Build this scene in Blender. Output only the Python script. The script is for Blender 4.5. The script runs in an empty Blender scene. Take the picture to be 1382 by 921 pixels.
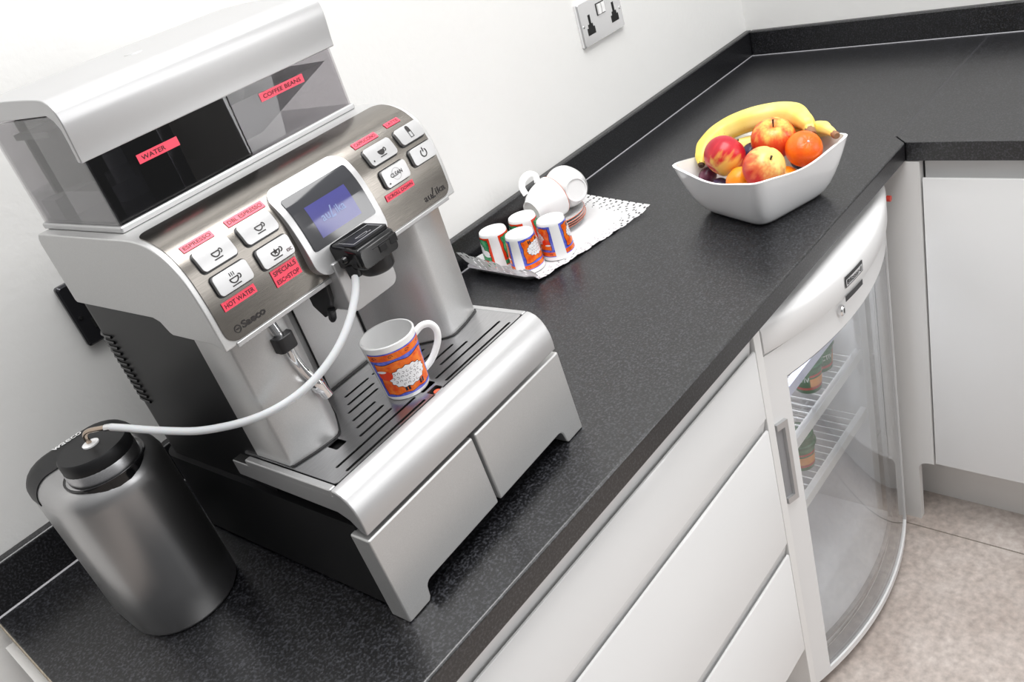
import bpy, bmesh, math, random
from mathutils import Vector, Matrix, noise
random.seed(4)
PI = math.pi
COL = bpy.context.scene.collection
SC = bpy.context.scene
Z0 = 0.91                       # height of the worktop

# ------------------------------------------------------------------ materials
def mat(name, color, rough=.5, metal=0., spec=.5, **k):
    m = bpy.data.materials.new(name); m.use_nodes = True
    b = m.node_tree.nodes['Principled BSDF']
    b.inputs['Base Color'].default_value = (*color, 1)
    b.inputs['Roughness'].default_value = rough
    b.inputs['Metallic'].default_value = metal
    b.inputs['Specular IOR Level'].default_value = spec
    if 'coat' in k: b.inputs['Coat Weight'].default_value = k['coat']; b.inputs['Coat Roughness'].default_value = k.get('coatr', .05)
    if 'trans' in k: b.inputs['Transmission Weight'].default_value = k['trans']
    if 'sss' in k: b.inputs['Subsurface Weight'].default_value = k['sss']; b.inputs['Subsurface Radius'].default_value = (.01, .006, .004)
    if 'emit' in k: b.inputs['Emission Color'].default_value = (*k['emit'], 1); b.inputs['Emission Strength'].default_value = k.get('es', 1)
    if 'aniso' in k: b.inputs['Anisotropic'].default_value = k['aniso']
    return m
def srgb(r, g, b):
    f = lambda c: c/12.92 if c <= .04045 else ((c+.055)/1.055)**2.4
    return (f(r/255), f(g/255), f(b/255))
def nodes(m): return m.node_tree.nodes, m.node_tree.links, m.node_tree.nodes['Principled BSDF']
def ramp_noise(m, scale, stops, detail=4, rough=.55, bump=0, bscale=None, coord='Object', stretch=None, target='Base Color', bdist=.001):
    N, L, B = nodes(m)
    tc = N.new('ShaderNodeTexCoord'); mp = N.new('ShaderNodeMapping'); L.new(tc.outputs[coord], mp.inputs[0])
    if stretch: mp.inputs['Scale'].default_value = stretch
    t = N.new('ShaderNodeTexNoise'); t.inputs['Scale'].default_value = scale; t.inputs['Detail'].default_value = detail; t.inputs['Roughness'].default_value = rough
    L.new(mp.outputs[0], t.inputs['Vector'])
    r = N.new('ShaderNodeValToRGB'); L.new(t.outputs['Fac'], r.inputs[0])
    el = r.color_ramp.elements
    while len(el) < len(stops): el.new(.5)
    for e, (p, c) in zip(el, stops): e.position = p; e.color = (*c, 1)
    if target: L.new(r.outputs[0], B.inputs[target])
    if bump:
        t2 = N.new('ShaderNodeTexNoise'); t2.inputs['Scale'].default_value = bscale or scale; t2.inputs['Detail'].default_value = 3
        L.new(mp.outputs[0], t2.inputs['Vector'])
        bp = N.new('ShaderNodeBump'); bp.inputs['Strength'].default_value = bump; bp.inputs['Distance'].default_value = bdist
        L.new(t2.outputs['Fac'], bp.inputs['Height']); L.new(bp.outputs[0], B.inputs['Normal'])
    return r
M = {}
M['wall'] = mat('wall paint', (.88, .875, .855), .75, spec=.2)
ramp_noise(M['wall'], 3, [(.3, (.81, .807, .795)), (.7, (.83, .827, .815))], bump=.25, bscale=90, bdist=.002)
M['laminate'] = mat('black speckled laminate', (.02, .02, .023), .32, spec=.85)
def laminate():
    m = M['laminate']; N, L, B = nodes(m)
    tc = N.new('ShaderNodeTexCoord')
    a = N.new('ShaderNodeTexNoise'); a.inputs['Scale'].default_value = 330; a.inputs['Detail'].default_value = 3; L.new(tc.outputs['Object'], a.inputs['Vector'])
    r = N.new('ShaderNodeValToRGB'); L.new(a.outputs['Fac'], r.inputs[0])
    e = r.color_ramp.elements; e[0].position = .48; e[0].color = (.0018, .0018, .0026, 1); e[1].position = .80; e[1].color = (.062, .064, .074, 1)
    v = N.new('ShaderNodeTexVoronoi'); v.inputs['Scale'].default_value = 300; L.new(tc.outputs['Object'], v.inputs['Vector'])
    r2 = N.new('ShaderNodeValToRGB'); L.new(v.outputs['Distance'], r2.inputs[0])
    e = r2.color_ramp.elements; e[0].position = .10; e[0].color = (.16, .16, .17, 1); e[1].position = .28; e[1].color = (0, 0, 0, 1)
    mx = N.new('ShaderNodeMixRGB'); mx.blend_type = 'ADD'; mx.inputs[0].default_value = .16
    L.new(r.outputs[0], mx.inputs[1]); L.new(r2.outputs[0], mx.inputs[2]); L.new(mx.outputs[0], B.inputs['Base Color'])
    bp = N.new('ShaderNodeBump'); bp.inputs['Strength'].default_value = .05; bp.inputs['Distance'].default_value = .0004
    L.new(a.outputs['Fac'], bp.inputs['Height']); L.new(bp.outputs[0], B.inputs['Normal'])
laminate()
M['chipboard'] = mat('raw beige board edge', (.42, .36, .28), .8)
ramp_noise(M['chipboard'], 120, [(.3, (.3, .25, .19)), (.7, (.5, .44, .35))])
M['bead_grey'] = mat('grey foot bead', (.30, .30, .32), .35)
M['gloss_white'] = mat('white gloss door', (.765, .765, .765), .16, spec=.5)
M['white_board'] = mat('white melamine', (.81, .805, .795), .4)
M['plinth'] = mat('white plinth', (.78, .77, .755), .4)
M['floor'] = mat('beige stone tile', (.4, .33, .27), .45)
def floor():
    m = M['floor']; N, L, B = nodes(m)
    r = ramp_noise(m, 5, [(.3, srgb(166, 153, 145)), (.5, srgb(186, 175, 168)), (.72, srgb(203, 194, 188))], detail=8, rough=.7, bump=.15, bscale=40)
    t = N.new('ShaderNodeTexNoise'); t.inputs['Scale'].default_value = 70; t.inputs['Detail'].default_value = 5
    tc = N.new('ShaderNodeTexCoord'); L.new(tc.outputs['Object'], t.inputs['Vector'])
    mx = N.new('ShaderNodeMixRGB'); mx.blend_type = 'OVERLAY'; mx.inputs[0].default_value = .5
    L.new(r.outputs[0], mx.inputs[1]); L.new(t.outputs['Fac'], mx.inputs[2]); L.new(mx.outputs[0], B.inputs['Base Color'])
floor()
M['grout'] = mat('grout', srgb(128, 122, 112), .8)
M['silver'] = mat('silver paint', (.56, .56, .56), .38, metal=.6)
ramp_noise(M['silver'], 900, [(.3, (.53, .53, .528)), (.7, (.58, .58, .578))], detail=2)
M['silver_light'] = mat('pale silver paint', (.52, .52, .525), .34, metal=.65)
M['steel'] = mat('brushed steel', (.62, .60, .57), .24, metal=1.)
ramp_noise(M['steel'], 60, [(.3, (.205, .190, .172)), (.7, (.27, .252, .23))], detail=5, stretch=(1, 25, 25))
M['grille_steel'] = mat('brushed grille steel', (.5, .5, .51), .32, metal=1.)
ramp_noise(M['grille_steel'], 60, [(.3, (.43, .43, .44)), (.7, (.56, .56, .57))], detail=5, stretch=(1, 25, 25))
M['chrome'] = mat('chrome', (.85, .85, .86), .07, metal=1.)
M['socket_chrome'] = mat('satin chrome plate', (.86, .86, .87), .22, metal=.7)
M['dark_chrome'] = mat('black nickel', (.04, .04, .045), .08, metal=.6)
M['black'] = mat('black plastic', (.012, .012, .013), .35)
M['black_satin'] = mat('black satin plastic', (.010, .010, .011), .42, spec=.3)
M['black_gloss'] = mat('black gloss plastic', (.008, .008, .009), .12)
M['void'] = mat('dark inside', (.004, .004, .004), .6)
M['button'] = mat('button silver', (.53, .53, .535), .32, metal=.6)
M['tape'] = mat('red label tape', srgb(246, 72, 96), .3)
M['ink'] = mat('black print', (.015, .012, .012), .5)
M['tape_ink'] = mat('label lettering', srgb(70, 14, 24), .5)
M['screen'] = mat('display glass', (.03, .031, .036), .06, spec=.6)
M['lcd'] = mat('blue display', srgb(62, 62, 120), .1, emit=srgb(62, 62, 125), es=.16)
M['lcd_text'] = mat('display lettering', srgb(110, 125, 165), .2, emit=srgb(100, 120, 165), es=.2)
M['white_print'] = mat('white print', (.8, .8, .8), .5)
M['silicone'] = mat('milky hose', (.80, .82, .84), .3, trans=.25, sss=.2)
M['steel_tube'] = mat('warm steel pipe', (.52, .42, .34), .22, metal=1.)
M['porcelain'] = mat('white porcelain', (.88, .88, .88), .1, spec=.5, coat=.3)
M['bowl'] = mat('white ceramic', (.91, .915, .925), .12, spec=.5, coat=.3)
M['red_rim'] = mat('red rim line', srgb(205, 110, 80), .3)
M['p_orange'] = mat('orange print', srgb(232, 96, 20), .2)
ramp_noise(M['p_orange'], 120, [(.35, srgb(222, 74, 18)), (.65, srgb(243, 128, 32))], detail=3)
M['p_blue'] = mat('blue print', srgb(88, 98, 205), .2)
ramp_noise(M['p_blue'], 110, [(.35, srgb(66, 78, 190)), (.65, srgb(116, 124, 222))], detail=3)
M['p_red'] = mat('red print', srgb(226, 58, 22), .2)
M['p_green'] = mat('green print', srgb(44, 150, 92), .2)
ramp_noise(M['p_green'], 110, [(.35, srgb(24, 122, 70)), (.65, srgb(84, 176, 120))], detail=3)
M['p_white'] = mat('white sheep print', (.82, .82, .84), .2)
M['p_black'] = mat('black outline print', (.02, .015, .02), .2)
M['doily'] = mat('white lace paper', (.90, .90, .91), .7)
def paper():
    N, L, B = nodes(M['doily']); o = N['Material Output']
    t = N.new('ShaderNodeBsdfTranslucent'); t.inputs[0].default_value = (.9, .9, .91, 1); mx = N.new('ShaderNodeMixShader'); mx.inputs[0].default_value = .25
    L.new(B.outputs[0], mx.inputs[1]); L.new(t.outputs[0], mx.inputs[2]); L.new(mx.outputs[0], o.inputs[0])
paper()
M['tray'] = mat('silver tray', (.70, .68, .71), .35, metal=.35)
M['leaf_dark'] = mat('dark stem', (.05, .03, .015), .7)
M['red_lamp'] = mat('red indicator', srgb(200, 60, 45), .3)
M['orange_float'] = mat('orange red float', srgb(245, 95, 60), .35)
M['fridge'] = mat('white fridge plastic', (.80, .80, .80), .28)
M['fridge_in'] = mat('white fridge liner', (.80, .80, .82), .35)
M['wire'] = mat('white coated wire', (.78, .78, .79), .35)
M['gasket'] = mat('grey gasket', (.28, .28, .29), .5)
M['blue_lit_strip'] = mat('blue-lit shelf strip', (.70, .72, .90), .3)  # bluish fridge light put into the colour of the upper strip
M['pot_green'] = mat('green pot', srgb(38, 112, 66), .35)
M['pot_label'] = mat('orange label', srgb(225, 150, 80), .4)
M['pot_red'] = mat('red band', srgb(190, 60, 55), .4)
M['pot_lid'] = mat('dark green lid', srgb(30, 88, 60), .35)
def thin_glass(name, tint, refl_ior=1.5, rough=0.0, gloss=(1, 1, 1)):
    m = bpy.data.materials.new(name); m.use_nodes = True
    N, L = m.node_tree.nodes, m.node_tree.links
    N.clear()
    o = N.new('ShaderNodeOutputMaterial'); mx = N.new('ShaderNodeMixShader')
    f0 = ((refl_ior-1)/(refl_ior+1))**2
    lw = N.new('ShaderNodeLayerWeight'); lw.inputs['Blend'].default_value = .5
    pw = N.new('ShaderNodeMath'); pw.operation = 'POWER'; pw.inputs[1].default_value = 4; L.new(lw.outputs['Facing'], pw.inputs[0])
    f = N.new('ShaderNodeMath'); f.operation = 'MULTIPLY_ADD'; f.inputs[1].default_value = 1-f0; f.inputs[2].default_value = f0; L.new(pw.outputs[0], f.inputs[0])
    t = N.new('ShaderNodeBsdfTransparent'); t.inputs[0].default_value = (*tint, 1)
    g = N.new('ShaderNodeBsdfGlossy'); g.inputs[0].default_value = (*gloss, 1); g.inputs['Roughness'].default_value = rough
    L.new(f.outputs[0], mx.inputs[0]); L.new(t.outputs[0], mx.inputs[1]); L.new(g.outputs[0], mx.inputs[2]); L.new(mx.outputs[0], o.inputs[0])
    return m
M['fridge_glass'] = thin_glass('door glass', (.95, .96, .96), 1.8)
M['smoke_side'] = thin_glass('pale smoked acrylic', (.80, .79, .80), 1.35)
M['smoke_front'] = thin_glass('dark smoked acrylic', (.40, .40, .42), 1.45)
M['water'] = thin_glass('water', (.80, .80, .82), 1.2)
M['hopper'] = mat('grey smoked hopper', (.50, .50, .51), .25)
M['glass'] = thin_glass('clear jar glass', (.75, .76, .74), 1.6)

# ------------------------------------------------------------------ mesh helper
class MB:
    def __init__(s): s.bm = bmesh.new()
    def face(s, vs, mi=0):
        try:
            f = s.bm.faces.new(vs); f.material_index = mi; return f
        except ValueError: return None
    def v(s, p): return s.bm.verts.new(p)
    def poly(s, pts, mi=0): return s.face([s.v(p) for p in pts], mi)
    def box(s, x0, x1, y0, y1, z0, z1, mi=0, xf=None):
        c = [Vector((x, y, z)) for z in (z0, z1) for y in (y0, y1) for x in (x0, x1)]
        if xf: c = [xf @ p for p in c]
        v = [s.v(p) for p in c]
        for q in ((0, 2, 3, 1), (4, 5, 7, 6), (0, 1, 5, 4), (2, 6, 7, 3), (0, 4, 6, 2), (1, 3, 7, 5)): s.face([v[i] for i in q], mi)
        return s
    def prism(s, pts, axis, a0, a1, mi=0, side=None):
        """polygon in the two other axes (cyclic order) extruded along axis from a0 to a1"""
        def P(a, p):
            if axis == 0: return (a, p[0], p[1])
            if axis == 1: return (p[0], a, p[1])
            return (p[0], p[1], a)
        A = [s.v(P(a0, p)) for p in pts]; B = [s.v(P(a1, p)) for p in pts]
        n = len(pts)
        fs = [s.face(A[::-1], mi), s.face(B, mi)]
        for i in range(n): fs.append(s.face([A[i], A[(i+1) % n], B[(i+1) % n], B[i]], mi if side is None else side(i)))
        return fs
    def loft(s, rings, mi=0, closed=True, cap0=False, cap1=False, mfun=None):
        R = [[s.v(p) for p in r] for r in rings]
        for i in range(len(R)-1):
            a, b = R[i], R[i+1]; n = len(a)
            for j in range(n if closed else n-1):
                k = (j+1) % n
                s.face([a[j], a[k], b[k], b[j]], mfun(i, j) if mfun else mi)
        if cap0: s.face(R[0][::-1], mfun(0, 0) if mfun else mi)
        if cap1: s.face(R[-1], mfun(len(R)-2, 0) if mfun else mi)
        return R
    def lathe(s, prof, n=32, mi=0, c=(0, 0, 0), xf=None, mfun=None, cap0=False, cap1=False):
        rings = []
        for r, z in prof:
            ring = [Vector((c[0]+r*math.cos(2*PI*j/n), c[1]+r*math.sin(2*PI*j/n), c[2]+z)) for j in range(n)]
            if xf: ring = [xf @ p for p in ring]
            rings.append(ring)
        s.loft(rings, mi, cap0=cap0, cap1=cap1, mfun=mfun)
        return s
    def tube(s, pts, r, n=10, mi=0, cap=True, flat=1.):
        pts = [Vector(p) for p in pts]; rings = []
        t0 = (pts[1]-pts[0]).normalized()
        up = Vector((0, 0, 1)) if abs(t0.z) < .9 else Vector((0, 1, 0))
        nx = t0.cross(up).normalized()
        for i, p in enumerate(pts):
            t = (pts[min(i+1, len(pts)-1)]-pts[max(i-1, 0)]).normalized()
            nx = (nx - t*nx.dot(t)).normalized(); ny = t.cross(nx)
            rr = r[i] if isinstance(r, (list, tuple)) else r
            rings.append([p+nx*rr*math.cos(2*PI*j/n)+ny*rr*flat*math.sin(2*PI*j/n) for j in range(n)])
        s.loft(rings, mi, cap0=cap, cap1=cap)
        return s
    def sphere(s, c, r, n=24, m=16, mi=0, fn=None, scale=(1, 1, 1)):
        prof = []
        top = s.v((c[0], c[1], c[2])); bot = s.v((c[0], c[1], c[2]))
        rings = []
        def pt(th, ph):
            d = Vector((math.sin(th)*math.cos(ph), math.sin(th)*math.sin(ph), math.cos(th)))
            k = fn(th, ph) if fn else 1
            return Vector(c)+Vector((d.x*scale[0], d.y*scale[1], d.z*scale[2]))*r*k
        top.co = pt(1e-4, 0); bot.co = pt(PI-1e-4, 0)
        for i in range(1, m): rings.append([s.v(pt(PI*i/m, 2*PI*j/n)) for j in range(n)])
        for j in range(n):
            k = (j+1) % n
            s.face([top, rings[0][j], rings[0][k]], mi); s.face([bot, rings[-1][k], rings[-1][j]], mi)
            for i in range(len(rings)-1): s.face([rings[i][j], rings[i+1][j], rings[i+1][k], rings[i][k]], mi)
        return s
    def text(s, string, fn, mi=0, w=None, h=None, shear=0, bold=.012):
        """lettering: fn maps flat (x,y) to 3-D; scaled to width w and / or height h (cap height)"""
        vs, fs = text_geo(string, bold)
        if not vs: return s
        x0 = min(p[0] for p in vs); x1 = max(p[0] for p in vs); y0 = min(p[1] for p in vs); y1 = max(p[1] for p in vs)
        sx = w/(x1-x0) if w else None; sy = h/(y1-y0) if h else None
        if sx is None: sx = sy
        if sy is None: sy = sx
        V = []
        for x, y in vs:
            X, Y = (x-x0)*sx, (y-y0)*sy
            V.append(s.v(fn(X+shear*Y, Y)))
        for f in fs: s.face([V[i] for i in f], mi)
        return s
    def build(s, name, mats, parent=None, bevel=0, seg=2, smooth=True, angle=38, loc=None, rot=None, recalc=True, weld=1e-6, sub=0, label=None):
        bm = s.bm
        if weld: bmesh.ops.remove_doubles(bm, verts=bm.verts, dist=weld)
        if recalc: bmesh.ops.recalc_face_normals(bm, faces=bm.faces)
        bm.normal_update()
        lim = math.radians(angle)
        for e in bm.edges:
            if len(e.link_faces) == 2: e.smooth = bool(bevel) or e.calc_face_angle(0) < lim
            else: e.smooth = True
        for f in bm.faces: f.smooth = smooth
        me = bpy.data.meshes.new(name); bm.to_mesh(me); bm.free()
        if not isinstance(mats, (list, tuple)): mats = [mats]
        for m in mats: me.materials.append(m)
        o = bpy.data.objects.new(name, me); COL.objects.link(o)
        if parent: o.parent = parent
        if loc: o.location = loc
        if rot: o.rotation_euler = rot
        if bevel:
            b = o.modifiers.new('bevel', 'BEVEL'); b.width = bevel; b.segments = seg; b.limit_method = 'ANGLE'; b.angle_limit = math.radians(35); b.harden_normals = True
        if sub:
            b = o.modifiers.new('sub', 'SUBSURF'); b.levels = sub; b.render_levels = sub
        if label: o['label'] = label
        return o
_TG = {}
def text_geo(string, bold=.012):
    if (string, bold) in _TG: return _TG[string, bold]
    cu = bpy.data.curves.new('lettering', 'FONT'); cu.body = string; cu.resolution_u = 3; cu.offset = bold
    ob = bpy.data.objects.new('lettering', cu); COL.objects.link(ob)
    dg = bpy.context.evaluated_depsgraph_get()
    me = bpy.data.meshes.new_from_object(ob.evaluated_get(dg))
    r = ([(v.co.x, v.co.y) for v in me.vertices], [tuple(p.vertices) for p in me.polygons])
    bpy.data.objects.remove(ob); bpy.data.curves.remove(cu); bpy.data.meshes.remove(me)
    _TG[string, bold] = r
    return r
def empty(name, label, cat, loc=(0, 0, 0), rz=0, group=None):
    o = bpy.data.objects.new(name, None); COL.objects.link(o)
    o.empty_display_size = .05
    o.location = loc; o.rotation_euler = (0, 0, rz)
    return tag(o, label, cat, group)
def tag(o, label, cat, group=None, kind=None):
    if label: o['label'] = label
    if cat: o['category'] = cat
    if group: o['group'] = group
    if kind: o['kind'] = kind
    return o
def struct(o, label=None):
    o['kind'] = 'structure'
    if label: o['label'] = label
    return o
def dup(root, label):
    r = root.copy(); COL.objects.link(r); r['label'] = label
    for ch in list(root.children):
        c = ch.copy(); COL.objects.link(c); c.parent = r
        for g in list(ch.children):
            d = g.copy(); COL.objects.link(d); d.parent = c
    return r
def rrect(x0, x1, y0, y1, r, n=5, corners=(1, 1, 1, 1)):
    """rounded rectangle, counter-clockwise from bottom-left; corners = bl, br, tr, tl"""
    out = []
    for (cx, cy, a), on in zip(((x0+r, y0+r, PI), (x1-r, y0+r, 1.5*PI), (x1-r, y1-r, 0), (x0+r, y1-r, .5*PI)), corners):
        if on:
            for i in range(n+1):
                t = a+.5*PI*i/n; out.append((cx+r*math.cos(t), cy+r*math.sin(t)))
        else:
            out.append((x0 if cx == x0+r else x1, y0 if cy == y0+r else y1))
    return out
def catmull(P, k=6):
    P = [Vector(p) for p in P]; out = []
    for i in range(len(P)-1):
        a, b, c, d = P[max(i-1, 0)], P[i], P[i+1], P[min(i+2, len(P)-1)]
        for j in range(k):
            t = j/k
            out.append(.5*((2*b)+(c-a)*t+(2*a-5*b+4*c-d)*t*t+(3*b-a-3*c+d)*t**3))
    out.append(P[-1]); return out

# ------------------------------------------------------------------ room
L_ = 2.293
b = MB(); b.box(-1.6, L_+.1, 0, .1, 0, 2.7); struct(b.build('wall_back', M['wall']))
b = MB(); b.box(L_, L_+.1, -3.2, 0, 0, 2.7); struct(b.build('wall_right', M['wall']))
# floor with one tile joint line pattern
b = MB()
xs = [-1.6, -.55, .07, .68, 1.06, 1.67, L_]; ys = [-3.2, -2.84, -2.23, -1.62, -1.01, -.40, 0]
g = .0016
b.box(-1.6, L_, -3.2, 0, -.05, -.0015, 1)
for i in range(len(xs)-1):
    for j in range(len(ys)-1):
        b.box(xs[i]+g, xs[i+1]-g, ys[j]+g, ys[j+1]-g, -.02, 0, 0)
struct(b.build('floor', [M['floor'], M['grout']], smooth=False))

# ------------------------------------------------------------------ worktops and upstands
XF = 1.693     # front line of the return
b = MB()
b.prism([(.242, -.6), (XF-.0005, -.6), (XF+.0268, -.5768), (L_-.001, -.5768), (L_-.001, -.001), (.242, -.001)], 2, Z0-.035, Z0, 0, side=lambda i: 1 if i == 5 else 0)
tag(b.build('worktop', [M['laminate'], M['chipboard']], bevel=.0035, seg=3), 'long black speckled worktop carrying the coffee machine and fruit bowl', 'worktop', 'black worktops')
b = MB()
b.prism([(XF, -.6005), (XF, -1.9), (L_-.001, -1.9), (L_-.001, -.5772), (XF+.0270, -.5772)], 2, Z0-.035, Z0, 0)
tag(b.build('worktop', [M['laminate']], bevel=.0012, seg=2), 'shorter black worktop beyond the joint line, over the single white door', 'worktop', 'black worktops')
b = MB(); b.prism([(XF+.0245, -.5744), (L_-.0205, -.5744), (L_-.0205, -.5796), (XF+.0285, -.5796)], 2, Z0-.006, Z0+.00006)
b.build('joint_strip', mat('grey joint filler', (.030, .030, .034), .33), bpy.data.objects['worktop'])
H_UP = .063
def upstand(pts_axis, label):
    axis, a0, a1, prof, bead = pts_axis
    b = MB(); b.prism(prof, axis, a0, a1)
    o = b.build('upstand', M['laminate'], bevel=.004, seg=3)
    tag(o, label, 'upstand', 'black upstands')
    b = MB(); b.prism(bead, axis, a0, a1); b.build('foot_bead', M['bead_grey'], o)  # thin grey line along the foot of the upstand
    return o
upstand((0, .242, L_-.001, [(-.018, Z0+.0003), (-.0005, Z0+.0003), (-.0005, Z0+H_UP), (-.018, Z0+H_UP)], [(-.018, Z0+.0003), (-.0198, Z0+.0003), (-.018, Z0+.0021)]), 'black upstand along the long wall behind the coffee machine')
upstand((1, -1.9, -.0185, [(L_-.018, Z0+.0003), (L_-.0005, Z0+.0003), (L_-.0005, Z0+H_UP), (L_-.018, Z0+H_UP)], [(L_-.018, Z0+.0003), (L_-.0198, Z0+.0003), (L_-.018, Z0+.0021)]), 'black upstand along the far wall at the end of the room')

# ------------------------------------------------------------------ drawer unit
cab = empty('drawer_cabinet', 'white handleless cabinet of three wide drawers under the worktop', 'cabinet', (.69, -.3, 0))
ox, oy = .69, -.3
def lx(x): return x-ox
def ly(y): return y-oy
X0, X1 = .2505, 1.1405
b = MB(); b.box(lx(X0), lx(X1), ly(-.553), ly(-.02), .155, Z0-.037); b.build('carcass', M['white_board'], cab)
YF = -.578
tops = [Z0-.084, Z0-.230, Z0-.498]; bots = [Z0-.206, Z0-.470, .172]
for t, bo in zip(tops, bots):
    b = MB()
    # J-shaped top edge: front face, thin lip, slope back down
    prof = [(ly(YF), bo), (ly(YF), t-.002), (ly(YF)+.0015, t), (ly(YF)+.004, t), (ly(YF)+.0065, t-.010), (ly(YF)+.010, t-.014), (ly(-.5535), t-.014), (ly(-.5535), bo)]
    b.prism(prof, 0, lx(X0+.001), lx(X1-.004)); b.build('drawer_front', M['gloss_white'], cab)
b = MB()
for za, zb in ((tops[0]-.014, Z0-.0365), (tops[1]-.014, bots[0]-.001), (tops[2]-.014, bots[1]-.001)):
    b.prism([(ly(-.5665), za), (ly(-.5755), zb), (ly(-.5532), zb), (ly(-.5532), za)], 0, lx(X0), lx(X1-.002))
b.build('handle_channel', M['gloss_white'], cab)
b = MB(); b.box(lx(X0), lx(X1), ly(-.515), ly(-.5), 0, .154); b.build('plinth', M['plinth'], cab)
b = MB(); b.box(1.1415, 1.1605, -.576, -.02, 0, Z0-.0365)
tag(b.build('end_panel', M['white_board'], bevel=.0008), 'tall narrow white end panel between the drawers and the fridge', 'panel')
b = MB(); b.box(.2315, .2495, -.575, -.02, 0, Z0-.0365)
tag(b.build('end_panel', M['white_board'], bevel=.0008), 'white end panel closing the cabinet below the raw worktop end', 'panel')
# corner post with the plinth notch, then the far cabinet
b = MB()
r = .022; yn = -.5895; zn = .171
pp = [(-.556, 0), (yn, 0), (yn, zn-r)] + [(yn-r+r*math.cos(a), zn-r+r*math.sin(a)) for a in [i*PI/12 for i in range(1, 7)]] + [(-.6215, zn), (-.6215, Z0-.0365), (-.556, Z0-.0365)]
b.prism(pp, 0, 1.694, 1.713)
tag(b.build('corner_post', M['white_board']), 'white corner panel with a notched foot right of the fridge', 'panel')
fc = empty('base_cabinet', 'white cabinet with one plain gloss door on the far run', 'cabinet', (1.98, -.95, 0))
b = MB(); b.box(-.262, .28, -.32, .325, .172, Z0-.037); b.build('carcass', M['white_board'], fc)
b = MB()
xd = 1.697-1.98; t = Z0-.070
prof = [(xd, .1725), (xd, t-.002), (xd+.0015, t), (xd+.004, t), (xd+.0095, t-.012), (xd+.017, t-.016), (xd+.0205, t-.016), (xd+.0205, .1725)]
A = [b.v((p[0], -.31, p[1])) for p in prof]; B = [b.v((p[0], .3252, p[1])) for p in prof]
b.face(A); b.face(B[::-1])
for i in range(len(prof)): b.face([A[i], B[i], B[(i+1) % len(prof)], A[(i+1) % len(prof)]])
b.build('door', M['gloss_white'], fc)
b = MB(); b.box(xd+.016, xd+.0185, -.31, .3252, t-.015, Z0-.0365); b.build('handle_channel', M['gloss_white'], fc)
b = MB(); b.box(1.785, 1.80, -1.9, -.5, 0, .171); struct(b.build('baseboard_right', M['plinth']))
b = MB(); b.box(-.284, .28, -.345, -.322, 0, Z0-.037); b.build('side_panel', M['white_board'], fc)

# ------------------------------------------------------------------ glass door fridge
fx0, fx1 = 1.1665, 1.6555
fxc, fhw = (fx0+fx1)/2, (fx1-fx0)/2
fr = empty('drinks_fridge', 'white under-counter fridge with a bowed glass door', 'fridge', (fxc, -.3, 0))
def arc(x, d=0, dep=.042, y0=-.571): return y0-dep*(1-(x/fhw)**2)+d-(-.3)
def arc_strip(b, xa, xb, z0, z1, d0, d1, n=24, mi=0, dep=.042):
    r0, r1 = [], []
    rings = []
    for i in range(n+1):
        x = xa+(xb-xa)*i/n
        rings.append([(x, arc(x, d0, dep), z0), (x, arc(x, d0, dep), z1), (x, arc(x, d1, dep), z1), (x, arc(x, d1, dep), z0)])
    b.loft(rings, mi, cap0=True, cap1=True)
b = MB()
zb0, zb1 = .035, .853
w = .03
b.box(-fhw, -fhw+w, -.22, .27, zb0, zb1); b.box(fhw-w, fhw, -.22, .27, zb0, zb1)
b.prism([(fhw-w, .27), (-fhw+w, .27)]+[((-fhw+w)+2*(fhw-w)*i/16, arc((-fhw+w)+2*(fhw-w)*i/16, .037)) for i in range(17)], 2, zb0, zb0+.03); b.prism([(fhw-w, .27), (-fhw+w, .27)]+[((-fhw+w)+2*(fhw-w)*i/16, arc((-fhw+w)+2*(fhw-w)*i/16, .037)) for i in range(17)], 2, zb1-.075, zb1-.057); b.box(-fhw+w, fhw-w, .24, .27, zb0+.03, zb1-.06)
b.build('body', M['fridge_in'], fr)
b = MB()   # cap with bowed front
n = 28; zc0, zc1 = Z0-.110, Z0-.054
rings = []
for i in range(n+1):
    x = -fhw+2*fhw*i/n; y = arc(x, -.004, .053)
    rings.append([(x, .27, zc0), (x, y+.002, zc0), (x, y, zc0+.003), (x, y, zc1-.016), (x, y+.003, zc1-.007), (x, y+.012, zc1-.001), (x, y+.02, zc1), (x, .27, zc1)])
b.loft(rings, 0, cap0=True, cap1=True); cap = b.build('top_cap', M['fridge'], fr)
b = MB()
bx = -.035
def on_arc(x, z, d=0, dep=.053): return (x, arc(x, -.004+d, dep), z)
for (xa, xb, za, zb, d, mi) in ((bx-.030, bx+.030, zc0+.016, zc0+.036, -.0012, 0),):
    rings = [[on_arc(xa+(xb-xa)*i/8, z, d) for z in (za, zb)] for i in range(9)]
    b.loft(rings, mi, closed=False)
    rings = [[on_arc(xa+.003+(xb-xa-.006)*i/8, z, d-.0004) for z in (za+.002, zb-.006)] for i in range(9)]
    b.loft(rings, 1, closed=False)
b.text('Blizzard', lambda x, y: on_arc(bx-.024+x, zc0+.020+y, -.0022), mi=0, w=.048, h=.008)
b.build('badge', [M['black'], M['chrome'], M['ink']], cap, recalc=False)
b = MB()
rings = [[on_arc(bx-.034+.058*i/8, z, -.0016) for z in (zc0-.006, zc0+.004)] for i in range(9)]
b.loft(rings, 0, closed=False); b.build('grip_slot', M['black'], fr, recalc=False)
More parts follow.
